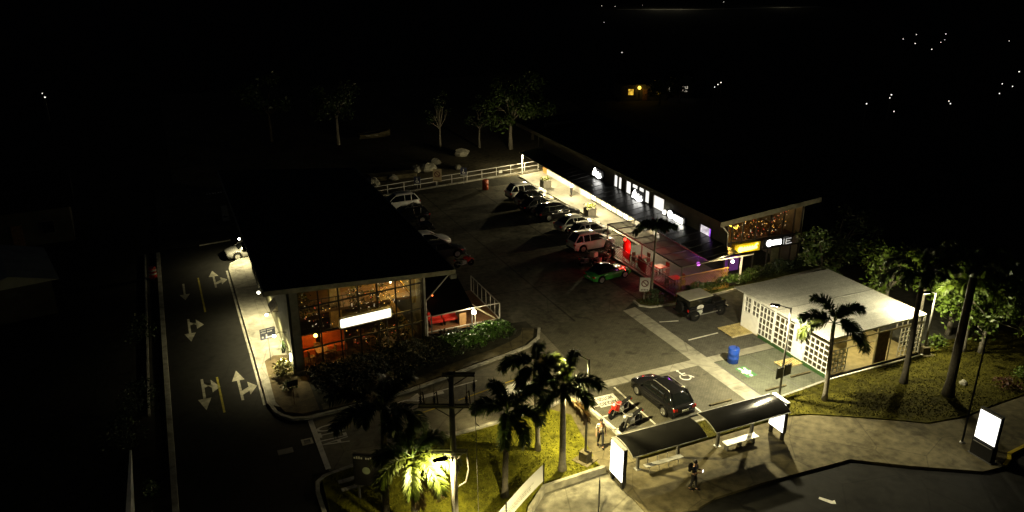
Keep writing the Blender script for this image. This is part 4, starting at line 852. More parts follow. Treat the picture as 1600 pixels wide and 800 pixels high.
MB().add([(.06, .1, .2), (.06, 8.1, .2), (.06, 8.1, 2.5), (.06, .1, 2.5)], [(0, 1, 2, 3)]).build('dimming_sheet', glass_mat('kiosk_dimming_glass', (.3, .29, .25), .85, .1), K)  # added dark sheet that dims the lit interior behind the lattice
fl = MB(); fl.box(0, 8.1, .05, 8.15, .02, .1); fl.build('floor', mat('beige_floor', (.42, .36, .2), .6), K)
iw = MB(); iw.box(.3, 8.0, 5.0, 5.1, .1, 3.0); iw.box(2.2, 2.26, .8, 5.0, .1, 2.4); iw.build('interior_wall', mat('beige_wall', (.45, .38, .19), .7), K)
MB().box(0, 8.1, .0, 8.1, 2.98, 3.04).build('ceiling', mat('beige_ceiling', (.5, .44, .26), .7), K)
grid_panel('x', .15, 1.45, .3, 1.9, 4, 5); grid_panel('x', 6.1, 7.1, .25, 2.35, 3, 6); grid_panel('x', 7.15, 8.05, .25, 2.35, 3, 6); grid_panel('x', 5.6, 8.0, 2.5, 3.0, 5, 1)
fb = MB(); fb.bar((0, 0, 2.42), (8.1, 0, 2.42), .06, .09); fb.bar((3.95, 0, .1), (3.95, 0, 2.98), .09); fb.bar((5.2, 0, .1), (5.2, 0, 2.4), .06); fb.bar((1.5, 0, 1.9), (3.9, 0, 1.9), .05); fb.build('front_beam', mat('cream_frame', (.5, .45, .3), .6), K)
MB().box(4.1, 5.1, .05, .1, .15, 2.36).build('brown_shutter', mat('brown_shutter', (.13, .08, .035), .7, var=.4, scale=4), K)
MB().box(0, 8.2, -.12, -.06, .0, .2).build('dark_plinth', BLACK, K); MB().box(-.1, 8.3, -.4, -.28, .0, .17).build('white_kerb', WHITE, K)
for x, y, z, W_ in ((3.2, 1.9, 2.6, 170), (6.2, 1.8, 2.6, 95), (2.5, 6.5, 2.5, 6)): light('kiosk_light', (x, y, z), W_*1.4, (1, .86, .46), .12, K)
def pallet(label, x, y, rz, L, W_, n, z=.02):
    p = thing('wooden_pallet', label, 'pallet', (x, y, z), rz, 'slatted timber ramps at the kiosk doors')
    s_ = MB()
    for i in range(n): u = -L/2+i*L/(n-1); s_.box(u-.05, u+.05, -W_/2, W_/2, .1, .13)
    s_.build('slats', mat('yellow_timber', (.42, .34, .14), .7, var=.4, scale=4), p); b_ = MB()
    for v in (-W_/2+.05, 0, W_/2-.05): b_.box(-L/2, L/2, v-.04, v+.04, 0, .1)
    b_.build('bearers', PALE, p)
pallet('wide slatted timber ramp at the far door of the kiosk', 35.4, 40.1, 0, 2.0, 1.6, 13); pallet('narrow slatted timber ramp at the near door of the kiosk', 35.35, 34.75, 0, 1.6, .9, 10)

# ================================================================ LAMP POSTS
def street_lamp(label, x, y, h, az, W_, z0=.1, base=True, arm=.7, rz=0., col=(1, .83, .38), bulb=0, spot=160, hood=True):
    l = thing('street_lamp', label, 'street lamp', (x, y, z0), az, 'street lamps')
    MB().tube([(0, 0, 0), (0, 0, h*.5), (0, 0, h)], [.075, .065, .05], 10).build('pole', mat('pole_grey', (.12, .115, .1), .5, var=.2), l, True)
    MB().tube([(0, 0, h-.06), (arm, 0, h+.05)], .03, 8).build('arm', DGREY, l)
    MB().add([(arm-.1, -.14, h-.02), (arm+.5, -.11, h-.02), (arm+.5, .11, h-.02), (arm-.1, .14, h-.02), (arm-.05, -.06, h+.1), (arm+.42, -.05, h+.08), (arm+.42, .05, h+.08), (arm-.05, .06, h+.1)], [(4, 5, 6, 7), (0, 1, 5, 4), (1, 2, 6, 5), (2, 3, 7, 6), (3, 0, 4, 7)]).build('lamp_head', BLACK, l)
    MB().box(arm+.02, arm+.42, -.09, .09, h-.045, h-.022).build('lens', emit('lamp_lens', (1, .9, .62), 30), l)
    if base: MB().box(-.26, .26, -.26, .26, -.1, .55).build('footing', CONC2, l, bevel=.03); MB().box(-.5, .5, -.5, .5, -.1, .03).build('footing_slab', CONC2, l)
    light('bulb', (arm+.2, 0, h-.12), W_, col, .12, l, spot, (0, 0, -1), .35)
    return l
street_lamp('grey lamp post on a concrete footing behind the left end of the bus shelter', 17.9, 30.75, 6.0, R(115), 10500)
street_lamp('grey lamp post carrying two dark boards in front of the kiosk', 31.8, 31.65, 5.9, R(130), 7800, base=False, col=(1, .88, .53))
bs = thing('notice_board', 'pair of dark framed boards fixed low on the lamp post by the kiosk', 'sign', (31.8, 31.62, .1), R(8))
for sx in (-.62, .06): MB().box(sx, sx+.56, -.1, -.07, 1.45, 2.15).build('panel', mat('board_grey', (.09, .09, .08), .6), bs); MB().box(sx-.03, sx+.59, -.075, -.05, 1.42, 2.18).build('frame', BLACK, bs)
street_lamp('pale lamp post among the lit green trees behind the kiosk', 44.6, 32.1, 4.5, R(165), 1900, arm=.5, spot=None, col=(1, .9, .55))
street_lamp('lamp post beside the utility pole lighting the palm fronds', 8.8, 25.8, 5.9, R(172), 5500, arm=.3, spot=166)
street_lamp('added unseen lamp post below the picture that lights the plaza and banner', 10.4, 20.6, 6.0, R(10), 17000, 0, spot=140, arm=.5)  # lamp added out of view to brighten banner and plaza
# advertising totem without light at far right of the pavement
sp = thing('sign_pole', 'tall thin dark pole behind the free standing light box', 'pole', (37.6, 23.75, .1)); MB().tube([(0, 0, 0), (0, 0, 6.5)], [.06, .045], 8).build('shaft', BLACK, sp); MB().lathe([(.14, 0), (.14, .04), (.07, .08)], 10).build('base', STEEL, sp)

# ================================================================ BUS SHELTER and light boxes
t = thing('bus_shelter', 'long bus shelter with two dark curved roofs and benches', 'bus shelter', (0, 0, .1))
def curved_roof(x0, x1, yf, yb, zb, n=10):
    """barrel roof sheet, high at the back edge, curling down to the front"""
    pr = []
    for i in range(n+1):
        q = i/n; y = yb+(yf-yb)*q; pr.append((y, zb+.16*math.sin(q*2.2)-.34*q*q))
    mb = MB(); m_ = 8
    for th in (0, -.02):
        for i in range(n):
            (ya, za), (yb_, zb_) = pr[i], pr[i+1]
            mb.add([(x0, ya, za+th), (x1, ya, za+th), (x1, yb_, zb_+th), (x0, yb_, zb_+th)], [(0, 1, 2, 3)])
    return mb, pr
for x0, x1, zb, npan in ((18.55, 22.95, 2.42, 3), (23.5, 28.35, 2.5, 3)):
    mb, pr = curved_roof(x0, x1, 27.25, 28.9, zb); ro = mb.build('roof', mat('smoked_roof_sheet', (.014, .014, .013), .13, var=.25, scale=1.2), t, True)
    rb = MB()
    for i in range(npan+1): x = x0+(x1-x0)*i/npan; rb.tube([(x, y, z-.035) for y, z in pr], .028, 6)
    rb.bar((x0, pr[0][0], pr[0][1]-.02), (x1, pr[0][0], pr[0][1]-.02), .05); rb.bar((x0, pr[-1][0], pr[-1][1]-.03), (x1, pr[-1][0], pr[-1][1]-.03), .05)
    rb.build('roof_frame', GREY, ro)
for x in (20.0, 22.5, 25.1, 27.4):
    MB().bar((x, 28.95, 0), (x, 28.95, 2.42), .14).build('post', DGREY, t); MB().box(x-.16, x+.16, 28.8, 29.1, 0, .03).build('post_foot', STEEL, t)
bm = MB(); bm.bar((18.6, 28.95, 2.36), (28.4, 28.95, 2.42), .1); bm.build('beam', DGREY, t)
b = MB(); b.box(20.1, 22.4, 28.3, 28.6, .44, .47); b.build('bench', mat('steel_bench', (.3, .3, .28), .4, metal=.4), t)
for x in (20.4, 21.0, 21.6, 22.2): MB().tube([(x, 28.45, 0), (x, 28.45, .25), (x, 28.65, .4), (x, 28.65, .75)], .025, 6).build('bench_bracket', STEEL, t)
b = MB(); b.box(25.15, 27.3, 28.2, 28.65, .43, .47); b.build('bench', mat('white_bench', (.7, .68, .62), .5), t)
for x in (25.3, 26.2, 27.1): MB().box(x-.03, x+.03, 28.3, 28.6, 0, .43).build('bench_leg', DGREY, t)
LBX = emit('lightbox_face', (1, .97, .9), 2.0, .04, .6)
def lightbox(label, x, y0, y1, z0, z1, base, glow, W_):
    l = thing('advert_lightbox', label, 'light box', (x, (y0+y1)/2, .1), 0, 'glowing advertising boxes on the pavement'); hw = (y1-y0)/2
    MB().box(-.1, .1, -hw, hw, z0, z1).build('case', BLACK, l, bevel=.02)
    MB().box(-.13, -.1, -hw+.06, hw-.06, z0+.07, z1-.07).build('face', glow, l)
    MB().box(.1, .12, -hw+.06, hw-.06, z0+.07, z1-.07).build('rear_panel', DGREY, l)
    if base: MB().box(-.2, .2, -hw+.02, hw-.02, 0, z0).build('base', BLACK, l, bevel=.02); MB().box(-.24, .24, -hw-.06, hw+.06, -.02, .05).build('foot', DGREY, l); MB().bar((-.215, -hw+.1, z0-.1), (-.215, hw-.1, z0-.1), .03).build('trim', STEEL, l)
    else:
        for y in (-hw+.15, hw-.15): MB().box(-.08, .08, y-.08, y+.08, -.03, z0).build('foot', BLACK, l)
    MB().bar((0, -hw, z1+.02), (0, hw, z1+.02), .24, .05).build('top_cap', STEEL, l)
lightbox('white light box at the left end of the bus shelter', 18.45, 27.75, 29.0, .35, 2.3, False, emit('lightbox_face_strong', (1, .97, .9), 4, .04, .6), 0)
lightbox('white light box at the right end of the bus shelter', 28.75, 27.85, 29.05, .45, 2.35, False, LBX, 0)
lightbox('free standing white light box on a black base by the yellow kerb', 37.35, 21.75, 23.0, .95, 2.75, True, LBX, 0)

# ================================================================ VEHICLES
PCOL = {'black': (.008, .008, .009), 'white': (.62, .62, .6), 'silver': (.36, .36, .34), 'grey': (.16, .16, .155), 'green': (.03, .2, .03), 'cream': (.5, .47, .38), 'dark': (.025, .026, .03)}
def paint(c): return mat('car_paint_'+c, PCOL[c], .12 if c in ('black', 'dark') else .22, var=.04, spec=.22 if c in ('black', 'dark') else .5, coat=.04 if c in ('black', 'dark') else .7)
HEADL = mat('headlight_lens', (.6, .6, .6), .1, var=.05); TAILL = mat('tail_light_lens', (.35, .01, .008), .2, var=.1)
def car(label, cat, loc, rz, col, L=4.4, W=1.8, H=1.62, style='suv', rails=False, rack=False, roofcol=None, chrome=False, z=.01, group=None, name='parked_car'):
    t = thing(name, label, cat, (loc[0], loc[1], z), rz, group); P = paint(col)
    rw_ = .33 if style != 'suv' else .36; xf = L*.30; xr = -L*.305; hw = W/2
    belt = H*.6; hood = belt*.97 if style == 'suv' else belt*.95; nose = belt*.72
    def zt(x):
        if x > L*.22: q = (x-L*.22)/(L*.28); return hood+(nose-hood)*q**2.2
        if style == 'sedan' and x < -L*.34: q = (-x-L*.34)/(L*.16); return belt*1.02+(belt*.86-belt*1.02)*max(0, q)**3
        if x < -L*.42: q = (-x-L*.42)/(L*.08); return belt-(.05)*q
        return belt
    def wd(x):
        q = max(0, abs(x)-(L/2-.75))/.75; return hw*(1-.2*q**2.2)
    def zb(x):
        b_ = .2+.12*(max(0, abs(x)-(L/2-.5))/.5)**2
        for xw in (xf, xr):
            d = abs(x-xw); ra_ = rw_+.07
            if d < ra_: b_ = max(b_, rw_+math.sqrt(ra_*ra_-d*d)*.96)
        return b_
    N = 56; mb = MB(); rings = []
    for i in range(N+1):
        x = -L/2+L*i/N; w_ = wd(x); b_ = zb(x); t_ = zt(x); m_ = b_+(t_-b_)*.5
        half = [(w_*.9, b_), (w_*.985, b_+(t_-b_)*.12), (w_, m_), (w_*.975, b_+(t_-b_)*.8), (w_*.92, t_-.025), (w_*.8, t_+.012), (0, t_+.035)]
        ring = half+[(-y, z_) for y, z_ in half[-2::-1]]
        rings.append([(x, y, z_) for y, z_ in ring])
    n = len(rings[0]); vs = [p for r_ in rings for p in r_]; fs = []
    for i in range(N):
        for j in range(n-1): a = i*n+j; fs.append((a, a+1, a+n+1, a+n))
    fs.append(tuple(range(n-1, -1, -1))); fs.append(tuple(N*n+j for j in range(n))); mb.add(vs, fs)
    mb.build('body', P, t, True)
    MB().box(-L/2+.15, L/2-.15, -hw*.86, hw*.86, .17, .42).build('underbody', BLACK, t)
    # greenhouse
    if style == 'suv': A, Bq, Cq, D = L*.26, L*.06, -L*.36, -L*.47
    elif style == 'hatch': A, Bq, Cq, D = L*.26, L*.06, -L*.33, -L*.45
    elif style == 'coupe': A, Bq, Cq, D = L*.16, L*.03, -L*.2, -L*.38
    else: A, Bq, Cq, D = L*.23, L*.04, -L*.24, -L*.40
    def zr(x):
        if x > Bq: q = max(0, (A-x)/(A-Bq)); return belt+(H-.04-belt)*(q**.9)
        if x < Cq: q = (x-D)/(Cq-D); return belt+(H-.06-belt)*(max(0, q)**.8)
        q = (x-Cq)/(Bq-Cq); return H-.05+.05*math.sin(math.pi*min(1, q*.8+.2))
    def wr(x, k): return wd(x)*(.86-.2*k)
    K_ = 26; vs = []; fs = []
    for i in range(K_+1):
        x = D+(A-D)*i/K_; z_ = zr(x); k = (z_-belt)/(H-belt)
        half = [(wr(x, 0), belt-.01), (wr(x, k*.85), belt+(z_-belt)*.85), (wr(x, k)*.9, z_), (0, z_+.02*k)]
        vs += [(x, y, zz) for y, zz in half+[(-y, zz) for y, zz in half[-2::-1]]]
    n = 7
    for i in range(K_):
        for j in range(n-1): a = i*n+j; fs.append((a, a+1, a+n+1, a+n))
    MB().add(vs, fs).build('windows', CGLASS, t, True)
    PR = paint(roofcol) if roofcol else P
    ro = MB(); vs = []; fs = []; x0, x1 = Cq-.08, Bq+.05
    for i in range(13):
        x = x0+(x1-x0)*i/12; z_ = zr(x); k = (z_-belt)/(H-belt)
        half = [(wr(x, k*.86)+.006, belt+(z_-belt)*.86), (wr(x, k)*.905, z_+.012), (0, z_+.034*k)]
        vs += [(x, y, zz) for y, zz in half+[(-y, zz) for y, zz in half[-2::-1]]]
    for i in range(12):
        for j in range(4): a = i*5+j; fs.append((a, a+1, a+6, a+5))
    ro.add(vs, fs); roof = ro.build('roof', PR, t, True)
    for sg in (-1, 1):
        def pt(x, k=None):
            z_ = zr(x); k = (z_-belt)/(H-belt); return (x, sg*(wr(x, k)*.93+.012), z_-.01)
        MB().tube([(A, sg*wr(A, 0), belt), pt((A+Bq)/2), pt(Bq)], .032, 6).build('pillar', PR, roof); MB().tube([(D, sg*wr(D, 0), belt), pt((D+Cq)/2), pt(Cq)], .05, 6).build('pillar', PR, roof)
        for xx, w_ in (((Bq+Cq)/2+.12, .03), (Cq+.35, .045)):
            if style in ('coupe',) and w_ < .04: continue
            k = (zr(xx)-belt)/(H-belt); MB().tube([(xx, sg*(wr(xx, 0)+.004), belt), (xx-.03, sg*(wr(xx, k*.85)+.01), belt+(zr(xx)-belt)*.86)], w_, 6).build('pillar', PR, roof)
    if chrome:
        ch = MB()
        for sg in (-1, 1): ch.tube([(D+.25, sg*(wr(D, 0)+.02), belt+.03), (A-.35, sg*(wr(A, 0)+.03), belt+.02)], .014, 5); ch.tube([(Cq, sg*(wr(Cq, .86)+.022), belt+(zr(Cq)-belt)*.82), (Bq, sg*(wr(Bq, .9)+.022), belt+(zr(Bq)-belt)*.84)], .014, 5)
        ch.build('window_trim', STEEL, t)
    for xw in (xf, xr):
        for sg in (-1, 1):
            M = Matrix.Translation((xw, sg*(hw-.1), rw_)) @ Matrix.Rotation(R(-90*sg), 4, 'X')
            wh = MB().lathe([(rw_*.6, -.1), (rw_*.96, -.1), (rw_, -.06), (rw_, .06), (rw_*.96, .1), (rw_*.66, .1), (rw_*.62, .08)], 22, M).build('wheel', RUB, t, True)
            rm = MB(); rm.lathe([(rw_*.2, .06), (rw_*.22, .095), (.02, .1)], 12, M)
            for k in range(5):
                a = 6.283*k/5; rm.bar(M @ Vector((0, 0, .085)), M @ Vector((rw_*.6*math.cos(a), rw_*.6*math.sin(a), .085)), .07, .03)
            rm.lathe([(rw_*.56, .07), (rw_*.64, .1), (rw_*.66, .095)], 20, M)
            rm.build('rim', RIM, wh)
    for sg in (-1, 1):
        x = L/2-.16; MB().add([(x+.1, sg*hw*.5, nose*.78), (x-.22, sg*hw*.88, nose*.86), (x-.22, sg*hw*.9, nose*1.04), (x+.05, sg*hw*.5, nose*.96)], [(0, 1, 2, 3) if sg < 0 else (3, 2, 1, 0)]).build('headlight', HEADL, t)
        MB().box(-L/2-.01, -L/2+.12, sg*hw*.72-.13, sg*hw*.72+.13, belt*.72, belt*.9).build('tail_light', TAILL, t, bevel=.015)
        MB().ball((A-.28, sg*(hw+.06), belt+.06), .11, 8, (.7, 1, .7)).build('mirror', PR, t, True)
        MB().box(-L*.02-.08, -L*.02+.08, sg*(hw*.985)-.015, sg*(hw*.985)+.015, belt*.84, belt*.87).build('door_handle', STEEL if chrome else P, t)
    MB().box(L/2-.05, L/2+.0, -.35, .35, nose*.55, nose*.82).build('grille', BLACK, t)
    MB().box(-L/2-.03, -L/2-.01, -.22, .22, belt*.62, belt*.74).build('number_plate', mat('plate', (.5, .5, .42), .5), t)
    MB().box(-L/2-.02, -L/2+.1, -hw*.78, hw*.78, .3, .46).build('rear_bumper', BLACK if style == 'suv' else P, t, bevel=.03)
    if rails or rack:
        for sg in (-1, 1): MB().tube([(Cq+.1, sg*hw*.6, H-.02), (Cq+.2, sg*hw*.6, H+.05), (Bq-.2, sg*hw*.6, H+.05), (Bq-.05, sg*hw*.6, H-.01)], .018, 6).build('roof_rail', STEEL, roof)
        if rack:
            for x in (Cq+.4, (Bq+Cq)/2, Bq-.4): MB().bar((x, -hw*.65, H+.08), (x, hw*.65, H+.08), .05, .03).build('roof_bar', STEEL, roof)
    return t
# near the bus shelter
car('shiny black crossover car alone in the paved stall above the bus shelter', 'car', (25.0, 34.15), R(92.5), 'black', 4.4, 1.84, 1.54, 'hatch', rails=True, z=.02)
# row facing the shops, nose to the walkway, farthest first
G1 = 'cars parked in a row facing the shops'
car('white car with dark tailgate, farthest in the row facing the shops', 'car', (35.85, 77.0), R(2), 'white', 4.5, 1.85, 1.68, 'suv', group=G1)
car('cream white hatchback with a black roof, second from the far end', 'car', (35.55, 74.3), R(1), 'cream', 4.2, 1.75, 1.5, 'hatch', roofcol='black', group=G1)
car('dark grey car between the cream hatchback and the chrome trimmed black one', 'car', (35.25, 72.0), R(2), 'dark', 4.5, 1.8, 1.48, 'sedan', group=G1)
car('black car with bright chrome window trim in the row facing the shops', 'car', (35.7, 69.0), R(1), 'black', 4.6, 1.85, 1.62, 'suv', chrome=True, group=G1)
car('pale silver saloon beside the chrome trimmed black car', 'car', (35.8, 64.9), R(1), 'silver', 4.5, 1.78, 1.47, 'sedan', group=G1)
car('grey hatchback with pale pillars beside the pink lit car', 'car', (35.9, 62.4), R(2), 'grey', 4.0, 1.7, 1.52, 'hatch', group=G1)
car('white car with its side lit pink, nearest in the row facing the shops', 'car', (34.4, 59.6), R(3), 'white', 4.4, 1.82, 1.66, 'suv', rails=True, group=G1)
car('bright green low classic car with a dark roof by the red screens', 'car', (32.1, 52.6), R(8), 'green', 4.0, 1.65, 1.32, 'coupe', roofcol='black')
# row along the restaurant, mostly below its roof
G2 = 'cars parked along the restaurant'
car('white car with a roof rack, farthest in the row by the restaurant', 'car', (21.5, 78.4), R(183), 'white', 4.6, 1.85, 1.75, 'suv', rack=True, group=G2)
car('black car with pale roof bars in the row by the restaurant', 'car', (21.0, 73.6), R(182), 'black', 4.6, 1.85, 1.7, 'suv', rack=True, group=G2)
car('white car nose out under the restaurant eave', 'car', (20.6, 66.0), R(2), 'white', 4.4, 1.8, 1.5, 'hatch', group=G2)
car('dark car next to the white one under the restaurant eave', 'car', (20.9, 63.0), R(2), 'dark', 4.5, 1.8, 1.55, 'suv', group=G2)
car('grey car with its nose poking out past the restaurant kerb corner', 'car', (5.5, 70.4), R(186), 'grey', 4.3, 1.75, 1.5, 'hatch')
def jeep(label, loc, rz, top, badge=False):
    t = thing('off_road_vehicle', label, 'jeep', (loc[0], loc[1], .02), rz); P = paint('black')
    b = MB(); b.box(-1.75, .55, -.78, .78, .5, 1.12); b.box(.55, 1.85, -.62, .62, .55, 1.1); b.build('body', P, t, bevel=.05)
    for x in (-1.15, 1.3):
        for sg in (-1, 1): MB().box(x-.55, x+.55, sg*.72-.16, sg*.72+.16, .86, .93).build('fender', BLACK, t, bevel=.02)
    MB().box(-1.74, .35, -.74, .74, 1.12, 1.72).build('cabin', CGLASS, t, bevel=.05)
    MB().box(-1.82, .42, -.8, .8, 1.72, 1.8).build('soft_top', top, t, bevel=.04)
    MB().bar((.55, -.7, 1.12), (.4, -.7, 1.75), .05).bar((.55, .7, 1.12), (.4, .7, 1.75), .05).build('windscreen_frame', BLACK, t)
    for x in (-1.15, 1.3):
        for sg in (-1, 1):
            M = Matrix.Translation((x, sg*.75, .4)) @ Matrix.Rotation(R(-90*sg), 4, 'X')
            w_ = MB().lathe([(.2, -.12), (.38, -.12), (.4, -.08), (.4, .08), (.38, .12), (.24, .12), (.22, .09)], 20, M).build('wheel', RUB, t, True)
            MB().lathe([(.22, .08), (.2, .1), (.05, .11)], 14, M).build('rim', BLACK, w_)
    MB().lathe([(.2, -.1), (.37, -.1), (.38, .1), (.2, .11)], 18, Matrix.Translation((-1.9, .1, .95)) @ Matrix.Rotation(R(-90), 4, 'Y')).build('spare_wheel', RUB, t)
    for sg in (-1, 1):
        MB().lathe([(.1, 0), (.1, .03), (.06, .04)], 12, Matrix.Translation((1.86, sg*.42, .9)) @ Matrix.Rotation(R(90), 4, 'Y')).build('headlight', HEADL, t)
        MB().box(.3, .4, sg*.92-.09, sg*.92+.09, 1.15, 1.35).build('mirror', BLACK, t); MB().box(-1.78, -1.74, sg*.68-.06, sg*.68+.06, .8, 1.0).build('tail_light', TAILL, t)
    gr = MB()
    for i in range(7): gr.box(1.855, 1.87, -.3+i*.085, -.26+i*.085, .65, 1.02)
    gr.build('grille', DGREY, t); MB().box(1.85, 2.05, -.8, .8, .5, .64).build('bumper', BLACK, t); MB().box(-1.95, -1.75, -.8, .8, .5, .64).build('rear_bumper', BLACK, t)
    MB().box(-1.2, 1.2, -.86, -.8, .42, .47).build('side_step', STEEL, t)
    if badge:
        bd = MB(); M = lambda pts: bd.add([(-.72+x*1.25, -.785, .84+z_*1.25) for x, z_ in pts], [tuple(range(len(pts)))])
        M([(.26*math.cos(a), .17+.15*math.sin(a)) for a in [i*.5236 for i in range(12)]]); M([(-.08+.28*math.cos(a), -.17+.15*math.sin(a)) for a in [i*.5236 for i in range(12)]]); M([(-.22, -.22), (.16, -.22), (.18, .2), (-.2, .2)])
        dk = MB(); dk.add([(-1.0, -.787, .86), (-.5, -.787, .93), (-.5, -.787, .87), (-1.0, -.787, .8)], [(0, 1, 2, 3)]); bg_ = bd.build('door_badge', mat('badge_white', (.6, .6, .57), .6), t); dk.build('badge_band', BLACK, bg_)
    return t
jeep('black jeep with a pale canvas top and white badge by the hedge', (34.75, 43.5), R(3), mat('pale_canvas', (.4, .38, .3), .8, var=.12), True)
jeep('dark open off road vehicle nose out under the restaurant eave', (20.4, 69.6), R(2), BLACK)

def motorcycle(label, loc, rz, colm, group=None, box=False):
    t = thing('motorcycle', label, 'motorcycle', (loc[0], loc[1], .02), rz, group)
    for x in (.68, -.62):
        M = Matrix.Translation((x, 0, .31)) @ Matrix.Rotation(R(90), 4, 'X')
        w_ = MB().lathe([(.24, -.05), (.29, -.055), (.31, 0), (.29, .055), (.24, .05)], 20, M).build('wheel', RUB, t, True)
        r_ = MB(); r_.lathe([(.05, -.06), (.05, .06)], 8, M)
        for k in range(5): a = 6.283*k/5; r_.bar(M @ Vector((0, 0, 0)), M @ Vector((.25*math.cos(a), .25*math.sin(a), 0)), .03)
        r_.build('rim', STEEL, w_)
    fr = MB()
    for sg in (-1, 1): fr.tube([(.68, sg*.09, .31), (.42, sg*.09, .95)], .025, 6); fr.tube([(-.62, sg*.1, .31), (-.1, sg*.12, .38), (.1, sg*.12, .42)], .025, 6); fr.tube([(-.55, sg*.1, .36), (-.6, sg*.12, .72)], .022, 6)
    fr.tube([(.68, -.12, .31), (.68, .12, .31)], .02, 6); fr.tube([(-.62, -.13, .31), (-.62, .13, .31)], .02, 6); fr.tube([(.44, -.12, .9), (.44, .12, .9)], .025, 6); fr.tube([(.1, -.14, .42), (.1, .14, .42)], .02, 6); fr.tube([(.44, 0, .88), (.1, 0, .5), (-.15, 0, .55), (-.75, 0, .8)], .03, 6); fr.build('frame', DGREY, t)
    MB().box(-.18, .22, -.14, .14, .28, .58).build('engine', STEEL, t, bevel=.03)
    MB().ball((.16, 0, .82), .26, 12, (1.0, .6, .55)).build('fuel_tank', colm, t, True)
    fa = MB(); fa.add([(.52, -.2, .95), (.52, .2, .95), (.62, .12, .62), (.62, -.12, .62), (.2, -.16, .75), (.2, .16, .75), (.3, .17, .42), (.3, -.17, .42)], [(0, 1, 2, 3), (0, 3, 7, 4), (1, 5, 6, 2)]); fa.build('fairing', colm, t)
    MB().add([(-.05, -.13, .78), (-.05, .13, .78), (-.5, .13, .84), (-.5, -.13, .84), (-.85, .09, .95), (-.85, -.09, .95), (-.1, -.1, .68), (-.1, .1, .68), (-.8, .07, .82), (-.8, -.07, .82)], [(0, 1, 2, 3), (3, 2, 4, 5), (6, 9, 8, 7), (0, 3, 5, 9, 6), (1, 7, 8, 4, 2)]).build('seat', RUB, t, bevel=.02)
    MB().tube([(.4, -.38, 1.02), (.45, -.15, .98), (.45, .15, .98), (.4, .38, 1.02)], .02, 6).build('handlebar', STEEL, t)
    MB().tube([(.1, -.16, .32), (-.3, -.18, .3), (-.85, -.18, .5)], [.025, .03, .045], 8).build('exhaust', STEEL, t, True)
    MB().ball((.56, 0, .9), .1, 8).build('headlight', HEADL, t, True)
    for sg in (-1, 1): MB().tube([(.42, sg*.3, 1.0), (.4, sg*.36, 1.14), (.4, sg*.42, 1.15)], [.01, .01, .035], 6).build('mirror', STEEL, t)
    MB().tube([(.95, 0, .5), (.86, 0, .63), (.68, 0, .68), (.5, 0, .63)], .05, 6).build('front_mudguard', colm, t)
    MB().box(-.95, -.85, -.05, .05, .72, .8).build('tail_light', TAILL, t)
    if box: MB().box(-1.0, -.5, -.26, .26, .92, 1.35).build('delivery_box', mat('pink_box', (.5, .33, .28), .6), t, bevel=.04)
    return t
motorcycle('red motorcycle parked beside the painted lettering', (21.95, 33.9), R(196), REDP)
motorcycle('black and silver motorcycle parked nearer the bus shelter', (21.85, 32.55), R(196), DGREY)
motorcycle('dark motorcycle with a pink delivery box near the green car', (33.0, 55.6), R(20), BLACK, None, True)
motorcycle('dark motorcycle between the pink lit car and the lattice', (34.3, 56.2), R(25), BLACK)
motorcycle('dark motorcycle left of the one with the delivery box', (31.9, 55.9), R(15), DGREY)
motorcycle('red motorcycle standing just beyond the restaurant roof corner', (22.0, 59.8), R(5), REDP)
# drum, hydrants and small things
def drum(name, label, cat, x, y, r, h, m, z=.02, bands=None):
    t = thing(name, label, cat, (x, y, z)); pr = [(r*.94, 0), (r, .03)]
    for q in (.33, .66): pr += [(r, h*q-.03), (r*1.05, h*q), (r, h*q+.03)]
    pr += [(r, h-.03), (r*.95, h)]
    MB().lathe(pr, 24).build('barrel', m, t, True); MB().lathe([(r*.88, h-.012), (r*.88, h+.012)], 24).build('lid', m, t)
    MB().lathe([(.05, h+.01), (.05, h+.035)], 10, Matrix.Translation((r*.5, 0, 0))).build('bung', BLACK, t)
    if bands:
        for q in bands: MB().lathe([(r*1.012, h*q-.06), (r*1.03, h*q), (r*1.012, h*q+.06)], 24).build('band', OFFW, t)
    return t
drum('plastic_drum', 'bright blue plastic drum on the green tinted forecourt', 'drum', 32.15, 36.45, .36, 1.05, mat('blue_plastic', (.008, .04, .26), .35, var=.1))
drum('traffic_drum', 'orange red drum with shiny bands in the far corner of the car park', 'drum', 32.9, 81.7, .36, 1.15, mat('orange_red_plastic', (.4, .06, .02), .4))
drum('traffic_drum', 'red and white banded drum on the dark kerb left of the road', 'drum', -2.6, 67.9, .3, 1.0, REDP, 0, (.45, .75))
h = thing('fire_hydrant', 'small red hydrant at the far fence beyond the rack car', 'hydrant', (23.6, 83.0, 0)); MB().lathe([(.17, 0), (.17, .05), (.11, .08), (.11, .5), (.14, .52), (.12, .6), (.04, .68)], 14).build('barrel', REDP, h, True)
for sg in (-1, 1): MB().lathe([(.06, 0), (.07, .12)], 10, Matrix.Translation((0, 0, .42)) @ Matrix.Rotation(R(90*sg), 4, 'X')).build('outlet', REDP, h)
ws = MB(); ws.prism([(-.8, -.07), (.8, -.07), (.8, .07), (-.8, .07)], 0, .11)
wsm = ws.build('wheel_stop', CONC2, None, bevel=.03, loc=(28.2, 32.6, .015)); tag(wsm, 'concrete wheel stop in the stall right of the black car', 'wheel stop', 'concrete wheel stops')
for x, y, lb in ((35.0, 33.3, 'concrete wheel stop on the forecourt nearest the kiosk corner'), (32.4, 32.6, 'concrete wheel stop on the green tinted forecourt')):
    o = wsm.copy(); C.objects.link(o); o.location = (x, y, .015); o['label'] = lb

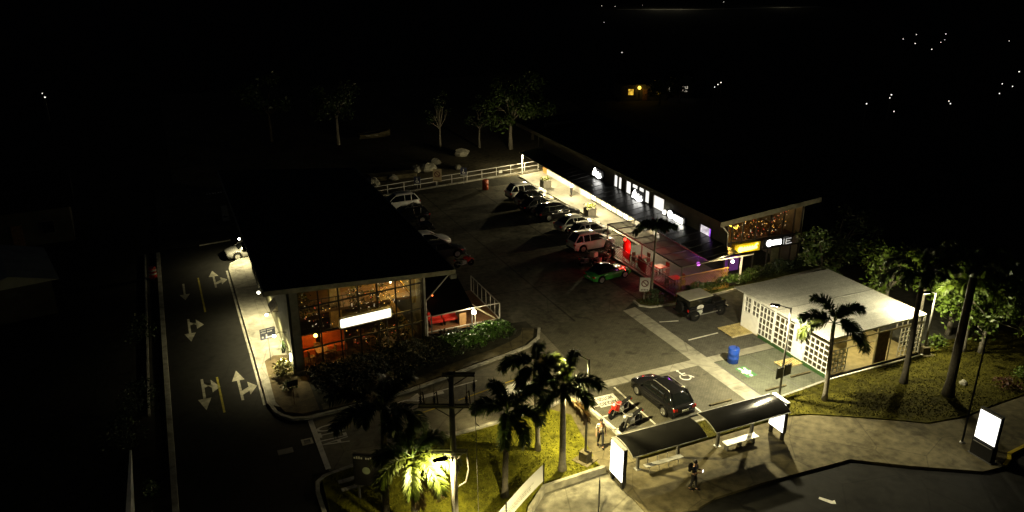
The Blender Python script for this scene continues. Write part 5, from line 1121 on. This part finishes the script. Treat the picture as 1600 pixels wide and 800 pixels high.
# ================================================================ FENCE, SIGNS at the back of the car park
f = thing('rail_fence', 'pale tubular rail fence along the far edge of the car park', 'fence'); FA = Vector((20.0, 84.0, 0)); FB = Vector((42.5, 87.6, 0)); pf = MB(); ra_ = MB()
def fpt(q): return FA+(FB-FA)*q
for i in range(12):
    p = fpt(i/11); ob = MB().tube([p, p+Vector((0, 0, 1.15))], .045, 8).build('post', OFFW, f)
for z in (.6, 1.12): ra_.tube([fpt(0)+Vector((0, 0, z)), fpt(1)+Vector((0, 0, z))], .035, 8)
ra_.build('rail', OFFW, f)
msh = MB(); n_ = 90
for i in range(n_): p = fpt(.15+.45*i/n_); msh.bar(p+Vector((0, .05, .05)), p+Vector((0, .05, 1.05)), .012)
msh.build('mesh', DGREY, f)
wb_ = MB(); wb_.strip([(20, 83.75), (42.5, 87.35)], .2, .14, -.02); struct('back_kerb', wb_, KERBC)
tag(MB().box(-.22, .22, -.04, .04, -.17, .17).build('white_sign', mat('plain_white', (.7, .7, .65), .6), None, loc=(36.9, 86.6, .55)), 'small white square tile hung on the far rail fence', 'sign')
def post_sign(label, x, y, h, w_, hh, m, rz=0, extra=None, z=.0):
    s = thing('parking_sign', label, 'sign', (x, y, z), rz); MB().tube([(0, 0, 0), (0, 0, h)], .03, 8).build('post', GREY, s)
    MB().box(-w_/2, w_/2, -.05, -.03, h-hh, h).build('panel', m, s)
    if extra: extra(s, h, w_, hh)
    return s
def wheel_icon(s, h, w_, hh):
    mb = MB(); c = h-hh*.55
    def P2(pts): mb.add([(x, -.06, z_) for x, z_ in pts], [tuple(range(len(pts)))])
    a0 = [R(a) for a in range(130, 400, 18)]
    for i in range(len(a0)-1): P2([(.17*math.cos(a0[i]), c-.05+.17*math.sin(a0[i])), (.17*math.cos(a0[i+1]), c-.05+.17*math.sin(a0[i+1])), (.12*math.cos(a0[i+1]), c-.05+.12*math.sin(a0[i+1])), (.12*math.cos(a0[i]), c-.05+.12*math.sin(a0[i]))])
    P2([(-.04, c-.06), (.02, c-.06), (.02, c+.24), (-.04, c+.24)]); P2([(.0, c-.02), (.16, c-.02), (.22, c-.2), (.17, c-.2), (.12, c-.07), (.0, c-.07)]); P2([(-.06, c+.27), (.03, c+.27), (.03, c+.35), (-.06, c+.35)])
    P2([(-w_/2, h-hh+.01), (w_/2, h-hh+.01), (w_/2, h-hh+.09), (-w_/2, h-hh+.09)]); mb.build('symbol', SW, s)
def ring_icon(s, h, w_, hh):
    mb = MB(); c = h-hh*.42; r = w_*.36; a0 = [R(a) for a in range(0, 361, 20)]
    for i in range(18): mb.add([(q*math.cos(a), -.06, c+q*math.sin(a)) for q, a in ((r, a0[i]), (r, a0[i+1]), (r*.72, a0[i+1]), (r*.72, a0[i]))], [(0, 3, 2, 1)])
    mb.bar((-r*.5, -.06, c+r*.5), (r*.5, -.06, c-r*.5), .01, r*.25); mb.build('symbol', mat('dark_red_print', (.1, .02, .015), .6), s)
    lt = MB()
    for i in range(5): lt.add([(-w_*.36+i*w_*.15, -.06, h-hh+.07), (-w_*.27+i*w_*.15, -.06, h-hh+.07), (-w_*.27+i*w_*.15, -.06, h-hh+.18), (-w_*.36+i*w_*.15, -.06, h-hh+.18)], [(0, 1, 2, 3)])
    lt.build('lettering', BLACK, s)
NAVY = mat('navy_sign', (.02, .025, .06), .5)
post_sign('navy wheelchair parking sign at the left of the far fence', 25.6, 84.4, 1.7, .75, .95, NAVY, R(-24), wheel_icon)
post_sign('navy wheelchair parking sign standing left of the orange red drum', 31.5, 85.0, 2.0, .75, .95, NAVY, R(-24), wheel_icon)
post_sign('tan board with a dark ring between the two wheelchair signs', 28.2, 84.9, 2.2, 1.0, 1.5, mat('tan_board', (.3, .24, .14), .7), R(-24), ring_icon)
post_sign('white no parking board with a dark ring by the lone palm', 32.3, 47.4, 1.85, .8, 1.15, mat('board_white', (.5, .48, .45), .6), R(-24), ring_icon, .1)
s = thing('road_sign', 'dark traffic sign seen from behind on the plaza', 'sign', (16.2, 26.4, .03), R(62)); MB().tube([(0, 0, 0), (0, 0, 2.0)], .035, 8).build('post', BLACK, s); MB().box(-.36, .36, -.02, .02, 1.0, 2.15).build('panel', BLACK, s)
# slanted banner in front of the lawn
b = thing('banner', 'long white printed banner stretched over the lawn beside the plaza', 'banner'); P0 = Vector((14.85, 29.55, .5)); P1 = Vector((9.0, 25.5, .5)); bd_ = (P1-P0).normalized()
mb = MB(); n_ = 16
for i in range(n_):
    q0, q1 = i/n_, (i+1)/n_; a = P0.lerp(P1, q0); c = P0.lerp(P1, q1); sg0 = .04*math.sin(q0*7); sg1 = .04*math.sin(q1*7); nn = Vector((bd_.y, -bd_.x, 0))
    mb.add([a+nn*sg0, c+nn*sg1, c+nn*(sg1+.05)+Vector((0, 0, .95)), a+nn*(sg0+.05)+Vector((0, 0, .95))], [(0, 1, 2, 3)])
def vinyl():
    m = bpy.data.materials.new('banner_vinyl'); m.use_nodes = True; t = m.node_tree; t.nodes.remove(t.nodes['Principled BSDF']); o = [n for n in t.nodes if n.type == 'OUTPUT_MATERIAL'][0]
    N = t.nodes.new; a = N('ShaderNodeBsdfTranslucent'); a.inputs[0].default_value = (.85, .85, .82, 1); d = N('ShaderNodeBsdfDiffuse'); d.inputs[0].default_value = (.85, .85, .82, 1)
    x = N('ShaderNodeMixShader'); x.inputs[0].default_value = .55; t.links.new(a.outputs[0], x.inputs[1]); t.links.new(d.outputs[0], x.inputs[2]); t.links.new(x.outputs[0], o.inputs[0]); return m
mb.build('cloth', vinyl(), b)
po = MB()
for q in (0, .5, 1): p = P0.lerp(P1, q); po.tube([p-Vector((0, 0, .5)), p+Vector((0, 0, 1.05))], .04, 8)
po.build('post', BLACK, b)
tl = MB(); random.seed(2); nn = Vector((bd_.y, -bd_.x, 0))
for zz, q0, q1, th in ((.62, .16, .78, .03), (.5, .2, .84, .035), (.4, .2, .6, .03), (.76, .5, .7, .05)):
    q = q0
    while q < q1:
        l_ = random.uniform(.008, .03); a = P0.lerp(P1, q); c = P0.lerp(P1, q+l_); o_ = nn*(-.075)
        tl.add([a+o_+Vector((0, 0, zz)), c+o_+Vector((0, 0, zz)), c+o_+Vector((0, 0, zz+th)), a+o_+Vector((0, 0, zz+th))], [(0, 1, 2, 3)]); q += l_+.006
tl.build('lettering', mat('faded_print', (.2, .2, .19), .7), b)
# entrance totem beside the dark palm
s = thing('entrance_totem', 'dark totem sign with a pale symbol half hidden by the dark palms', 'sign', (6.7, 32.2, .1), R(-32)); MB().box(-.75, .75, -.1, .1, .8, 2.6).build('panel', mat('totem_black', (.02, .02, .022), .4), s, bevel=.03)
for sx in (-.6, .55): MB().box(sx, sx+.08, -.06, .06, -.1, .8).build('leg', DGREY, s)
lt = MB(); random.seed(6)
for i in range(12):
    if i != 4: vrect(lt, -.68+i*.115, -.6+i*.115, 2.35, 2.35+random.choice((.1, .14)), -.11)
lt.build('lettering', SW, s); ic = MB(); ic.lathe([(.2, 0), (.2, .012)], 16, Matrix.Translation((-.1, -.1, 1.7)) @ Matrix.Rotation(R(90), 4, 'X')); ic.build('symbol', mat('pale_green_print', (.3, .36, .24), .6), s)

# ================================================================ UTILITY POLE
u = thing('utility_pole', 'tall dark utility pole with three crossarms in front of the street', 'utility pole', (8.98, 26.2, .1)); HP = 9.6
MB().tube([(0, 0, -.1), (0, 0, 5), (0, 0, HP)], [.17, .14, .1], 12).build('pole', mat('pole_dark_concrete', (.13, .12, .1), .85, var=.3, bump=.3), u, True)
CR = Vector((math.cos(R(-24)), math.sin(R(-24)), 0)); CY = Vector((CR.y, -CR.x, 0))
DK = mat('crossarm_dark', (.05, .045, .035), .7)
def crossarm(z, a, b):
    m_ = MB(); 
    for o_ in (.1, -.1): m_.bar(CR*a+CY*o_+Vector((0, 0, z)), CR*b+CY*o_+Vector((0, 0, z)), .055, .08)
    m_.bar(CR*a*.6+Vector((0, 0, z)), Vector((0, 0, z-.55)), .035); m_.bar(CR*b*.8+Vector((0, 0, z)), Vector((0, 0, z-.55)), .035); return m_.build('crossarm', DK, u)
def insul(z, xs, h=.45, arm=None):
    for x in xs:
        c = CR*x; m_ = MB(); prof = [(.03, 0)]
        for k in range(4): prof += [(.03, .06+k*.09), (.08, .08+k*.09), (.03, .1+k*.09)]
        m_.lathe(prof, 10, Matrix.Translation(c+Vector((0, 0, z+.05)))); m_.tube([c+Vector((0, 0, z+.4)), c+Vector((0, 0, z+.4+h))], .015, 5); m_.build('insulator', DK, arm or u)
a1 = crossarm(HP-.12, -.35, .95); insul(HP-.95, [.9], .2, a1)
a2 = crossarm(HP-1.55, -1.35, .7); insul(HP-1.55, [-1.25, -.7, .6], .6, a2)
a3 = crossarm(HP-3.7, -.9, .6)
cb = MB(); cb.tube([CR*.55+Vector((0, 0, HP-3.6)), CR*.62+Vector((0, 0, HP-4.6)), CR*.5+Vector((0, 0, HP-5.2)), CR*.1+Vector((0, 0, HP-5.5))], .035, 6); cb.build('cable_loop', DK, u)
dr_ = MB(); dr_.tube([CR*.92+Vector((0, 0, HP-.15)), CR*.95+Vector((0, 0, HP-3)), CR*1.0+Vector((0, 0, 2.5))], .014, 5); dr_.tube([CR*.92+CY*.05+Vector((0, 0, HP-2.3)), CR*1.1+Vector((0, 0, HP-2.5))], .02, 5); dr_.build('drop_wire', DK, u)
for i, (x, z) in enumerate(((-1.25, HP-1.0), (-.7, HP-1.0), (.6, HP-.95))): MB().tube([CR*x+Vector((0, 0, z)), CR*(x+.1)+Vector((0, 0, z+.1)), CR*(x+.15)+Vector((0, 0, z-.5))], .03, 6).build('fuse_cutout', DK, u)

# ================================================================ PEOPLE
def person(name_label, loc, rz, shirt, trousers, hair, pose, z=.1, pack=None, phone=False):
    t = thing('person', name_label, 'person', (loc[0], loc[1], z), rz)
    J = dict(pel=(0, 0, .93), wai=(0, 0, 1.08), che=(.01, 0, 1.3), nk=(0, 0, 1.47), hd0=(.02, 0, 1.54), hd1=(.025, 0, 1.63), hd2=(.015, 0, 1.72))
    stride = pose.get('stride', .0)
    for sg, s_ in ((1, 'L'), (-1, 'R')):
        st = stride*sg
        J['hip'+s_] = (0, .09*sg, .9); J['kn'+s_] = (st*.55+.03, .1*sg, .5); J['an'+s_] = (st*1.0-(.08 if st < 0 else 0), .1*sg, .09 if st >= 0 else .13); J['to'+s_] = (st*1.0+.16, .12*sg, .035)
        J['sh'+s_] = (0, .185*sg, 1.41)
        if pose.get('bend'+s_): J['el'+s_] = (.06, .25*sg, 1.14); J['wr'+s_] = (.28, .12*sg, 1.22); hd = Vector((.9, -.2*sg, .25)).normalized()
        else: J['el'+s_] = (-.03-st*.25, .25*sg, 1.13); J['wr'+s_] = (.06-st*.5, .27*sg, .88); hd = Vector((.2, .05*sg, -1)).normalized()
        wv = Vector(J['wr'+s_]); J['pa'+s_] = tuple(wv+hd*.07)
        sd = hd.cross(Vector((0, sg, 0))).normalized()
        for k in range(4):
            b_ = wv+hd*.095+sd*(.03-.02*k); l_ = (.065, .075, .07, .055)[k]
            J['fa%d'%k+s_] = tuple(b_); J['fb%d'%k+s_] = tuple(b_+hd*l_*.55); J['fc%d'%k+s_] = tuple(b_+hd*l_*.95+Vector((0, -.02*sg, 0)))
        J['ta'+s_] = tuple(wv+hd*.045+sd*.05); J['tb'+s_] = tuple(wv+hd*.085+sd*.07)
    E = [('pel', 'wai'), ('wai', 'che'), ('che', 'nk'), ('nk', 'hd0'), ('hd0', 'hd1'), ('hd1', 'hd2')]
    for s_ in 'LR':
        E += [('pel', 'hip'+s_), ('hip'+s_, 'kn'+s_), ('kn'+s_, 'an'+s_), ('an'+s_, 'to'+s_), ('che', 'sh'+s_), ('sh'+s_, 'el'+s_), ('el'+s_, 'wr'+s_), ('wr'+s_, 'pa'+s_), ('wr'+s_, 'ta'+s_), ('ta'+s_, 'tb'+s_)]
        for k in range(4): E += [('pa'+s_, 'fa%d'%k+s_), ('fa%d'%k+s_, 'fb%d'%k+s_), ('fb%d'%k+s_, 'fc%d'%k+s_)]
    rad = dict(pel=.125, wai=.12, che=.135, nk=.055, hd0=.075, hd1=.098, hd2=.075, hip=.095, kn=.06, an=.042, to=.035, sh=.062, el=.045, wr=.03, pa=.035, fa=.01, fb=.009, fc=.008, ta=.014, tb=.009)
    def skin(nm, ed, m, grow=0., rd=rad, parent=t):
        ks = []
        for a, b_ in ed:
            for q in (a, b_):
                if q not in ks: ks.append(q)
        me = bpy.data.meshes.new(nm); me.from_pydata([J[q] for q in ks], [(ks.index(a), ks.index(b_)) for a, b_ in ed], []); me.materials.append(m)
        o = bpy.data.objects.new(nm, me); C.objects.link(o); o.parent = parent
        sk = o.modifiers.new('skin', 'SKIN'); sk.use_smooth_shade = True
        if not me.skin_vertices: me.skin_vertices.new() if hasattr(me.skin_vertices, 'new') else None
        for i, q in enumerate(ks):
            base = q.rstrip('LR') if q[-1] in 'LR' else q; base = base[:2] if base[:2] in ('fa', 'fb', 'fc') else base
            r_ = rd[base]+grow; me.skin_vertices[0].data[i].radius = (r_, r_)
        me.skin_vertices[0].data[0].use_root = True
        su = o.modifiers.new('sub', 'SUBSURF'); su.levels = 1; su.render_levels = 1
        return o
    body = skin('body', E, SKIN)
    skin('shirt', [('pel', 'wai'), ('wai', 'che'), ('che', 'shL'), ('che', 'shR'), ('shL', 'elL'), ('shR', 'elR')], shirt, .016)
    skin('trousers', [('wai', 'pel'), ('pel', 'hipL'), ('pel', 'hipR'), ('hipL', 'knL'), ('hipR', 'knR'), ('knL', 'anL'), ('knR', 'anR')], trousers, .014, {**rad, 'wai': .1, 'pel': .118})
    MB().ball((.0, 0, 1.675), .112, 12, (1.02, .92, .95)).build('hair', hair, t, True)
    fc = MB()
    for sg in (-1, 1): fc.ball((.108, .035*sg, 1.635), .012, 6); fc.ball((.02, .1*sg, 1.61), .025, 6, (.6, .5, 1))
    fc.ball((.122, 0, 1.605), .018, 6, (1, .8, 1.2)); fc.build('face', SKIN, t, True)
    for s_ in 'LR':
        p = J['to'+s_]; a = J['an'+s_]; MB().ball(((p[0]+a[0])/2+.02, p[1], max(.045, a[2]-.045)), .13, 10, (1.05, .4, .38)).build('shoe', RUB, t, True)
    if pack: MB().box(-.3, -.13, -.15, .15, 1.05, 1.45).build('backpack', pack, t, bevel=.05)
    if phone: MB().box(.42, .435, -.04, .04, 1.22, 1.36).build('phone', emit('phone_screen', (.95, .97, 1), 3), t)
    return t
CWH = mat('white_cotton', (.62, .6, .55), .85, var=.08); CBK = mat('black_cotton', (.015, .015, .016), .9); CNV = mat('dark_denim', (.025, .025, .03), .9); HBK = mat('black_hair', (.01, .009, .008), .6)
person('person in a white shirt and dark trousers walking beside the motorcycles', (19.25, 31.5), R(250), CWH, CNV, HBK, dict(stride=.16), .09)
person('person in black with a backpack looking at a bright phone on the pavement', (21.6, 26.35), R(300), CBK, CBK, HBK, dict(stride=.1, bendL=True, bendR=True), .1, CBK, True)
person('person in a white top and black trousers standing on the lit walkway', (40.5, 74.9), R(200), CWH, CBK, HBK, dict(stride=.05, bendR=True), .13)

# ================================================================ PALMS
palm('palm with lit yellow fronds beside the utility pole lamp', 7.5, 27.3, 4.6, (.1, .2), 8, 2.3, .16, 21, yellow=(0, 1, 2, 3), dead=2, azs=[3.6, 4.4, 5.0, 5.7, .3, 1.2, 2.0, 2.9], el=[.45, .25, .35, .5, .9, 1.1, 1.0, .8])
palm('tall black silhouetted palm left of the utility pole', 6.6, 28.8, 6.3, (.2, .1), 11, 2.4, .17, 22, BARKD, LEAFD)
palm('drooping dark palm on the lawn between the banner and the street', 12.8, 29.7, 4.0, (.25, .3), 8, 2.2, .15, 23, BARKD, PALMG)
palm('leaning palm with a thick pale trunk nearest the left lamp post', 16.4, 30.5, 4.1, (.05, .2), 7, 2.2, .17, 24, dead=1, azs=[.6, 1.5, 2.1, 2.8, 3.5, 4.3, 5.1, -.9], el=[1.35, 1.15, .5, .9, .35, 1.1, .6, 1.0], yellow=(0, 1))
palm('palm with fronds lit lime half hidden behind the thick pale trunk', 16.0, 32.6, 4.5, (-.2, .1), 7, 2.0, .13, 25, yellow=(0, 1), azs=[-.75, .1, .9, 1.8, 2.8, 3.7, 4.6], el=[.85, .7, 1.1, .5, .8, .4, 1.0])
palm('palm with three broad fronds standing in front of the kiosk', 34.0, 30.2, 4.5, (.0, .2), 8, 2.3, .14, 26, azs=[-.42, -.55, 2.75, 2.5, 1.9, -1.2, .3], el=[1.15, .3, .75, .1, 1.42, .05, .85], yellow=(3,))
palm('tall dark palm rising right of the kiosk roof corner', 40.1, 29.8, 6.2, (.55, .5), 12, 2.6, .18, 27, BARKD, LEAFD)
palm('broad leaning dark palm trunk at the right behind the sign pole', 41.3, 27.6, 7.2, (1.3, .9), 11, 2.6, .26, 28, BARKD, LEAFD)
palm('lone slim palm standing before the glass canopy', 32.9, 47.3, 5.1, (.1, .1), 9, 1.7, .09, 29, BARK, LEAFD, z0=.1, leaf=.4)
bush('dark_shrub', 'dark shrubs round the foot of the lone slim palm', 'shrub', 32.9, 46.9, 1.1, .9, 500, LEAFD, .18, 61)
# trees behind the kiosk
GT = 'trees lit behind the kiosk'
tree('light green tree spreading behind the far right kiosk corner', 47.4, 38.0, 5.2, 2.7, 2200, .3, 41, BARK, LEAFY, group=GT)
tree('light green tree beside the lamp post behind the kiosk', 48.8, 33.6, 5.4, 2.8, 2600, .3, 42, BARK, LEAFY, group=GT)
palm('palm with lime fronds beside the kiosk lamp post', 46.6, 34.4, 4.3, (.1, .1), 9, 2.2, .12, 33, BARK, mat('lime_frond', (.08, .12, .01), .5, var=.4))
palm('palm with lime fronds right of the kiosk lamp post', 47.3, 31.2, 3.9, (-.1, .1), 9, 2.1, .11, 34, BARK, MATS['lime_frond'])
tree('slim pale trunked tree right of the kiosk lamp post', 48.2, 30.6, 4.9, 2.2, 1600, .28, 43, BARK, LEAFY, group=GT)
tree('dim green tree at the dark right edge beyond the lit ones', 53.5, 31.5, 5.6, 2.8, 1700, .32, 44, BARKD, LEAF, group=GT)
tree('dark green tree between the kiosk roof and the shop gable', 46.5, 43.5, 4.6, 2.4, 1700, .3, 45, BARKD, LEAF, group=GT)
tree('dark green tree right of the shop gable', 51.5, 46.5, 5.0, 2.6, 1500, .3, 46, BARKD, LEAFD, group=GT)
bush('shrub', 'low reddish shrub on the dim lawn at the right edge', 'shrub', 45.6, 26.9, .9, .5, 260, mat('red_leaf', (.08, .03, .02), .5, var=.5), .18, 47)
bush('shrub', 'low green shrub at the right edge of the pavement', 'shrub', 47.6, 27.2, .7, .7, 300, LEAFY, .2, 48)
bush('shrub', 'low green shrub at the foot of the kiosk lamp post', 'shrub', 46.3, 32.6, .8, .7, 320, LEAFY, .2, 49)
def rock(label, x, y, r, seed, group=None, name='boulder', m=STONE, flat=.65):
    random.seed(seed); o = MB().ball((0, 0, r*flat*.7), r, 10, (1.2, .9, flat), .16).build(name, m, None, loc=(x, y, 0)); o.rotation_euler = (0, 0, random.uniform(0, 3)); tag(o, label, 'rock', group); return o
rock('pale stone lying on the dim lawn left of the sign pole', 43.4, 28.2, .28, 1)
# back lot: rocks, trees, wreck
GR = 'boulders on the waste ground'
for i, (x, y, r, lb) in enumerate(((29.5, 92.4, .95, 'tall boulder at the middle of the waste ground'), (28.0, 92.6, .8, 'boulder touching the tall one on its left'), (36.2, 98.4, .9, 'pale flat boulder out beyond the right half of the fence'), (24.3, 90.2, .6, 'small boulder near the left end of the fence'), (21.4, 88.6, .9, 'bright lumpy boulder by the restaurant roof edge'), (31.5, 95.5, .7, 'boulder behind the tan ring board'), (33.3, 92.0, .5, 'small boulder above the wheelchair sign'))): rock(lb, x, y, r, 70+i, GR)
bt = thing('old_boat', 'pale boat hull lying on the dark waste ground', 'boat', (28.2, 113.5, 0), R(5)); mb = MB(); N = 12; vs = []; fs = []
for i in range(N+1):
    x = -2.4+4.8*i/N; q = i/N; w_ = .85*math.sin(math.pi*min(1, .12+q*.86))**.6; zk = .15+.5*max(0, q-.7)**2*4; zt_ = .95+.35*q*q
    vs += [(x, -w_, zt_), (x, -w_*.75, zk+.25), (x, 0, zk), (x, w_*.75, zk+.25), (x, w_, zt_)]
for i in range(N):
    for j in range(4): a = i*5+j; fs.append((a, a+1, a+6, a+5))
mb.add(vs, fs); mb.build('hull', CONC2, bt, True); MB().box(-.3, .3, -.75, .75, .7, .75).build('thwart', OFFW, bt); MB().box(-1.5, -.9, -.78, .78, .75, .8).build('thwart', OFFW, bt)
hp = MB(); hp.box(-3.2, 2.4, -1.0, 1.0, 0, .5); ww = hp.build('low_wall', CONC2, None, loc=(25.0, 91.3, 0)); tag(ww, 'low broken concrete slab on the waste ground behind the fence', 'wall')
GB = 'trees beyond the car park fence'
tree('bare branched dark tree beyond the car park, second from the left', 34.8, 103, 8, 1.6, 500, .3, 81, BARK, LEAFD, .7, .14, GB)
tree('broad dark tree beside the far end of the shop roof', 44.0, 99.5, 10, 4.2, 3200, .4, 82, BARK, LEAF, .55, .24, GB)
tree('dark forked tree at the left of the waste ground', 22.5, 112, 10, 4.0, 2600, .45, 83, BARK, LEAFD, .6, .22, GB)
tree('dark leafy tree right of the broad one behind the shop roof', 49.5, 104, 9, 3.6, 2200, .4, 84, BARKD, LEAF, .6, .2, GB)
tree('slim dark tree left of the broad one', 40.3, 102, 7, 2.0, 900, .35, 85, BARK, LEAFD, .65, .12, GB)
tree('very dark tree at the far left behind the restaurant roof', 14.0, 118, 10, 3.6, 1500, .5, 86, BARKD, LEAFD, .6, .2, GB)
for i, (x, y) in enumerate(((-3.6, 56.0), (-3.6, 46.3), (-4.4, 42.3))):
    bush('roadside_shrub', ('dark leafy shrub over the left kerb opposite the blue sign', 'dark leafy shrub over the left kerb opposite the near arrow', 'dark leafy shrub above the white tapered wall')[i], 'shrub', x, y, 1.3, 1.8, 420, LEAFD, .2, 90+i, 0, 'shrubs along the left kerb')
bush('grass_tuft', 'wispy tuft of grass beside the white tapered wall', 'plant', -3.1, 37.2, .5, .7, 90, LEAF, .25, 95, 0)
# white tapering wall at bottom left, lit by an added, unseen lamp below the picture
tw = MB(); tw.add([(-4.22, 41.6, 0), (-4.3, 30, 0), (-3.75, 30, 0), (-4.12, 41.6, 0), (-4.22, 41.6, .06), (-4.3, 30, .95), (-3.95, 30, .95), (-4.14, 41.6, .06)], [(3, 2, 1, 0), (4, 5, 6, 7), (0, 1, 5, 4), (1, 2, 6, 5), (2, 3, 7, 6), (3, 0, 4, 7)])
tag(tw.build('boundary_wall', mat('white_wall_paint', (.7, .71, .66), .7, var=.08)), 'white tapered wall end rising at the bottom left edge', 'wall')
street_lamp('added unseen lamp post at the bottom left lighting the white wall', -2.6, 29.0, 4.0, R(100), 26, 0, False, .5, spot=150)

# ================================================================ NEIGHBOURS and distant lights
def house(label, x, y, w_, d, h, rz, roofm, lit=None, ridge=1.6):
    t = thing('house', label, 'house', (x, y, 0), rz)
    MB().box(-w_/2, w_/2, -d/2, d/2, 0, h).build('wall', mat('weathered_wall', (.05, .047, .035), .9, var=.4, scale=.8), t)
    r_ = MB(); r_.add([(-w_/2-.5, -d/2-.5, h), (w_/2+.5, -d/2-.5, h), (w_/2+.5, d/2+.5, h), (-w_/2-.5, d/2+.5, h), (-w_/2-.5, 0, h+ridge), (w_/2+.5, 0, h+ridge)], [(0, 1, 5, 4), (2, 3, 4, 5), (1, 2, 5), (3, 0, 4), (3, 2, 1, 0)]); r_.build('roof', roofm, t)
    f = MB()
    for sx in (-.3, .28):
        f = MB(); a = sx*w_; f.box(a-.55, a+.55, -d/2-.06, -d/2+.02, 1.0, 2.2); wn = f.build('window', DGREY, t)
        MB().box(a-.48, a+.48, -d/2-.09, -d/2-.06, 1.07, 2.13).build('pane', lit if lit else CGLASS, wn)
    dd = MB().box(-.45, .45, -d/2-.06, -d/2+.02, 0, 2.1).build('door', WOOD, t)
    return t
PR_ = mat('pale_sheet_roof', (.3, .3, .25), .8, var=.25, scale=.6)
house('dim house with a pale sheet roof at the left edge, nearest', -12.6, 66.5, 7.5, 5.2, 2.8, R(-78), PR_, None, .9)
house('dim house with pale gables at the left edge, beyond the nearest', -14.0, 84.5, 9, 7, 3.4, R(5), ROOFB, None, 2.8)
house('distant house with amber lit windows beyond the shop roof', 84.5, 129.5, 9, 7, 3, R(-20), ROOFB, emit('amber_window', (1, .6, .06), .7, .9, 2))
house('distant house with pale lit windows right of the amber one', 91.5, 129.0, 6, 5, 3, R(-20), ROOFB, emit('pale_window', (1, .9, .7), .5, .95, 3))
tree('added dark tree breaking up the lit windows of the distant amber house', 83.5, 121.5, 4.2, 2.6, 900, .5, 101, BARKD, LEAFD); tree('added dark tree breaking up window light between the two distant lit houses', 88.3, 122.0, 4.6, 2.2, 800, .5, 102, BARKD, LEAFD)  # trees added to break up the glowing windows behind them
l = thing('porch_lamp', 'amber porch lamp of the distant house', 'lamp', (82.2, 126.5, 2.4)); MB().ball((0, 0, 0), .32, 8).build('globe', emit('porch_glow', (1, .6, .06), 4), l, True); MB().tube([(0, 0, -.2), (0, 0, -2.4)], .04, 6).build('post', BLACK, l)
light('porch_bulb', (82.2, 125.6, 2.3), 25, (1, .6, .1), .3)

FAR = [(184.2, 152.9, 1.6), (206.6, 171.6, 0.8), (176.1, 141.1, 1.4), (216.3, 169.5, 1.0), (200.5, 157.1, 0.7), (193.3, 152.5, 0.5), (191.5, 163.1, 0.4), (213.4, 147.5, 0.6), (156.4, 104.7, 1.2), (138.2, 95.1, 0.5), (137.0, 92.3, 0.5), (127.7, 88.0, 0.7), (110.2, 94.3, 0.8), (107.4, 92.1, 0.5), (98.2, 83.1, 0.5), (99.7, 89.6, 0.3), (113.4, 86.1, 0.6), (111.6, 84.4, 0.5), (88.8, 112.9, 0.5), (91.2, 115.1, 0.7), (93.2, 116.8, 0.7), (146.3, 250.0, 0.5), (102.4, 166.0, 0.4), (197.8, 340.8, 0.8), (200.8, 333.6, 0.8), (218.5, 337.6, 0.7), (273.1, 346.0, 1.2), (-16.9, 148.0, 0.8), (-17.7, 152.6, 0.6)]
FL = [None, None]
for i, (x, y, q) in enumerate(FAR):
    l = thing('distant_lamp', 'tiny white lamp on a pole far off in the dark', 'lamp', (x, y, 0), 0, 'distant pinprick lamps')
    if FL[0] is None:
        FL[0] = MB().ball((0, 0, 4), .09, 8).build('globe', emit('far_globe', (1, .97, .85), 2.2), l, True); FL[1] = MB().tube([(0, 0, 0), (0, 0, 3.9)], .05, 6).build('pole', DGREY, l)
    else:
        for ch in FL: c = ch.copy(); C.objects.link(c); c.parent = l
    random.seed(i); e_ = random.uniform(.55, 1.1); l.scale = (e_, e_, 1) if q < .75 else (1.0+q*.35,)*2+(1.0,)
# a far lit road at the top of the picture, with its own lamps
fr_ = MB(); fr_.strip([(225, 372), (262, 355), (300, 352), (340, 348)], 6, .05); struct('far_road', fr_, CONC)
for i, (x, y) in enumerate(((246, 366), (256, 360), (318, 353))): light('far_road_bulb', (x, y, 7), (500, 500, 250)[i], (1, .9, .6), .3)
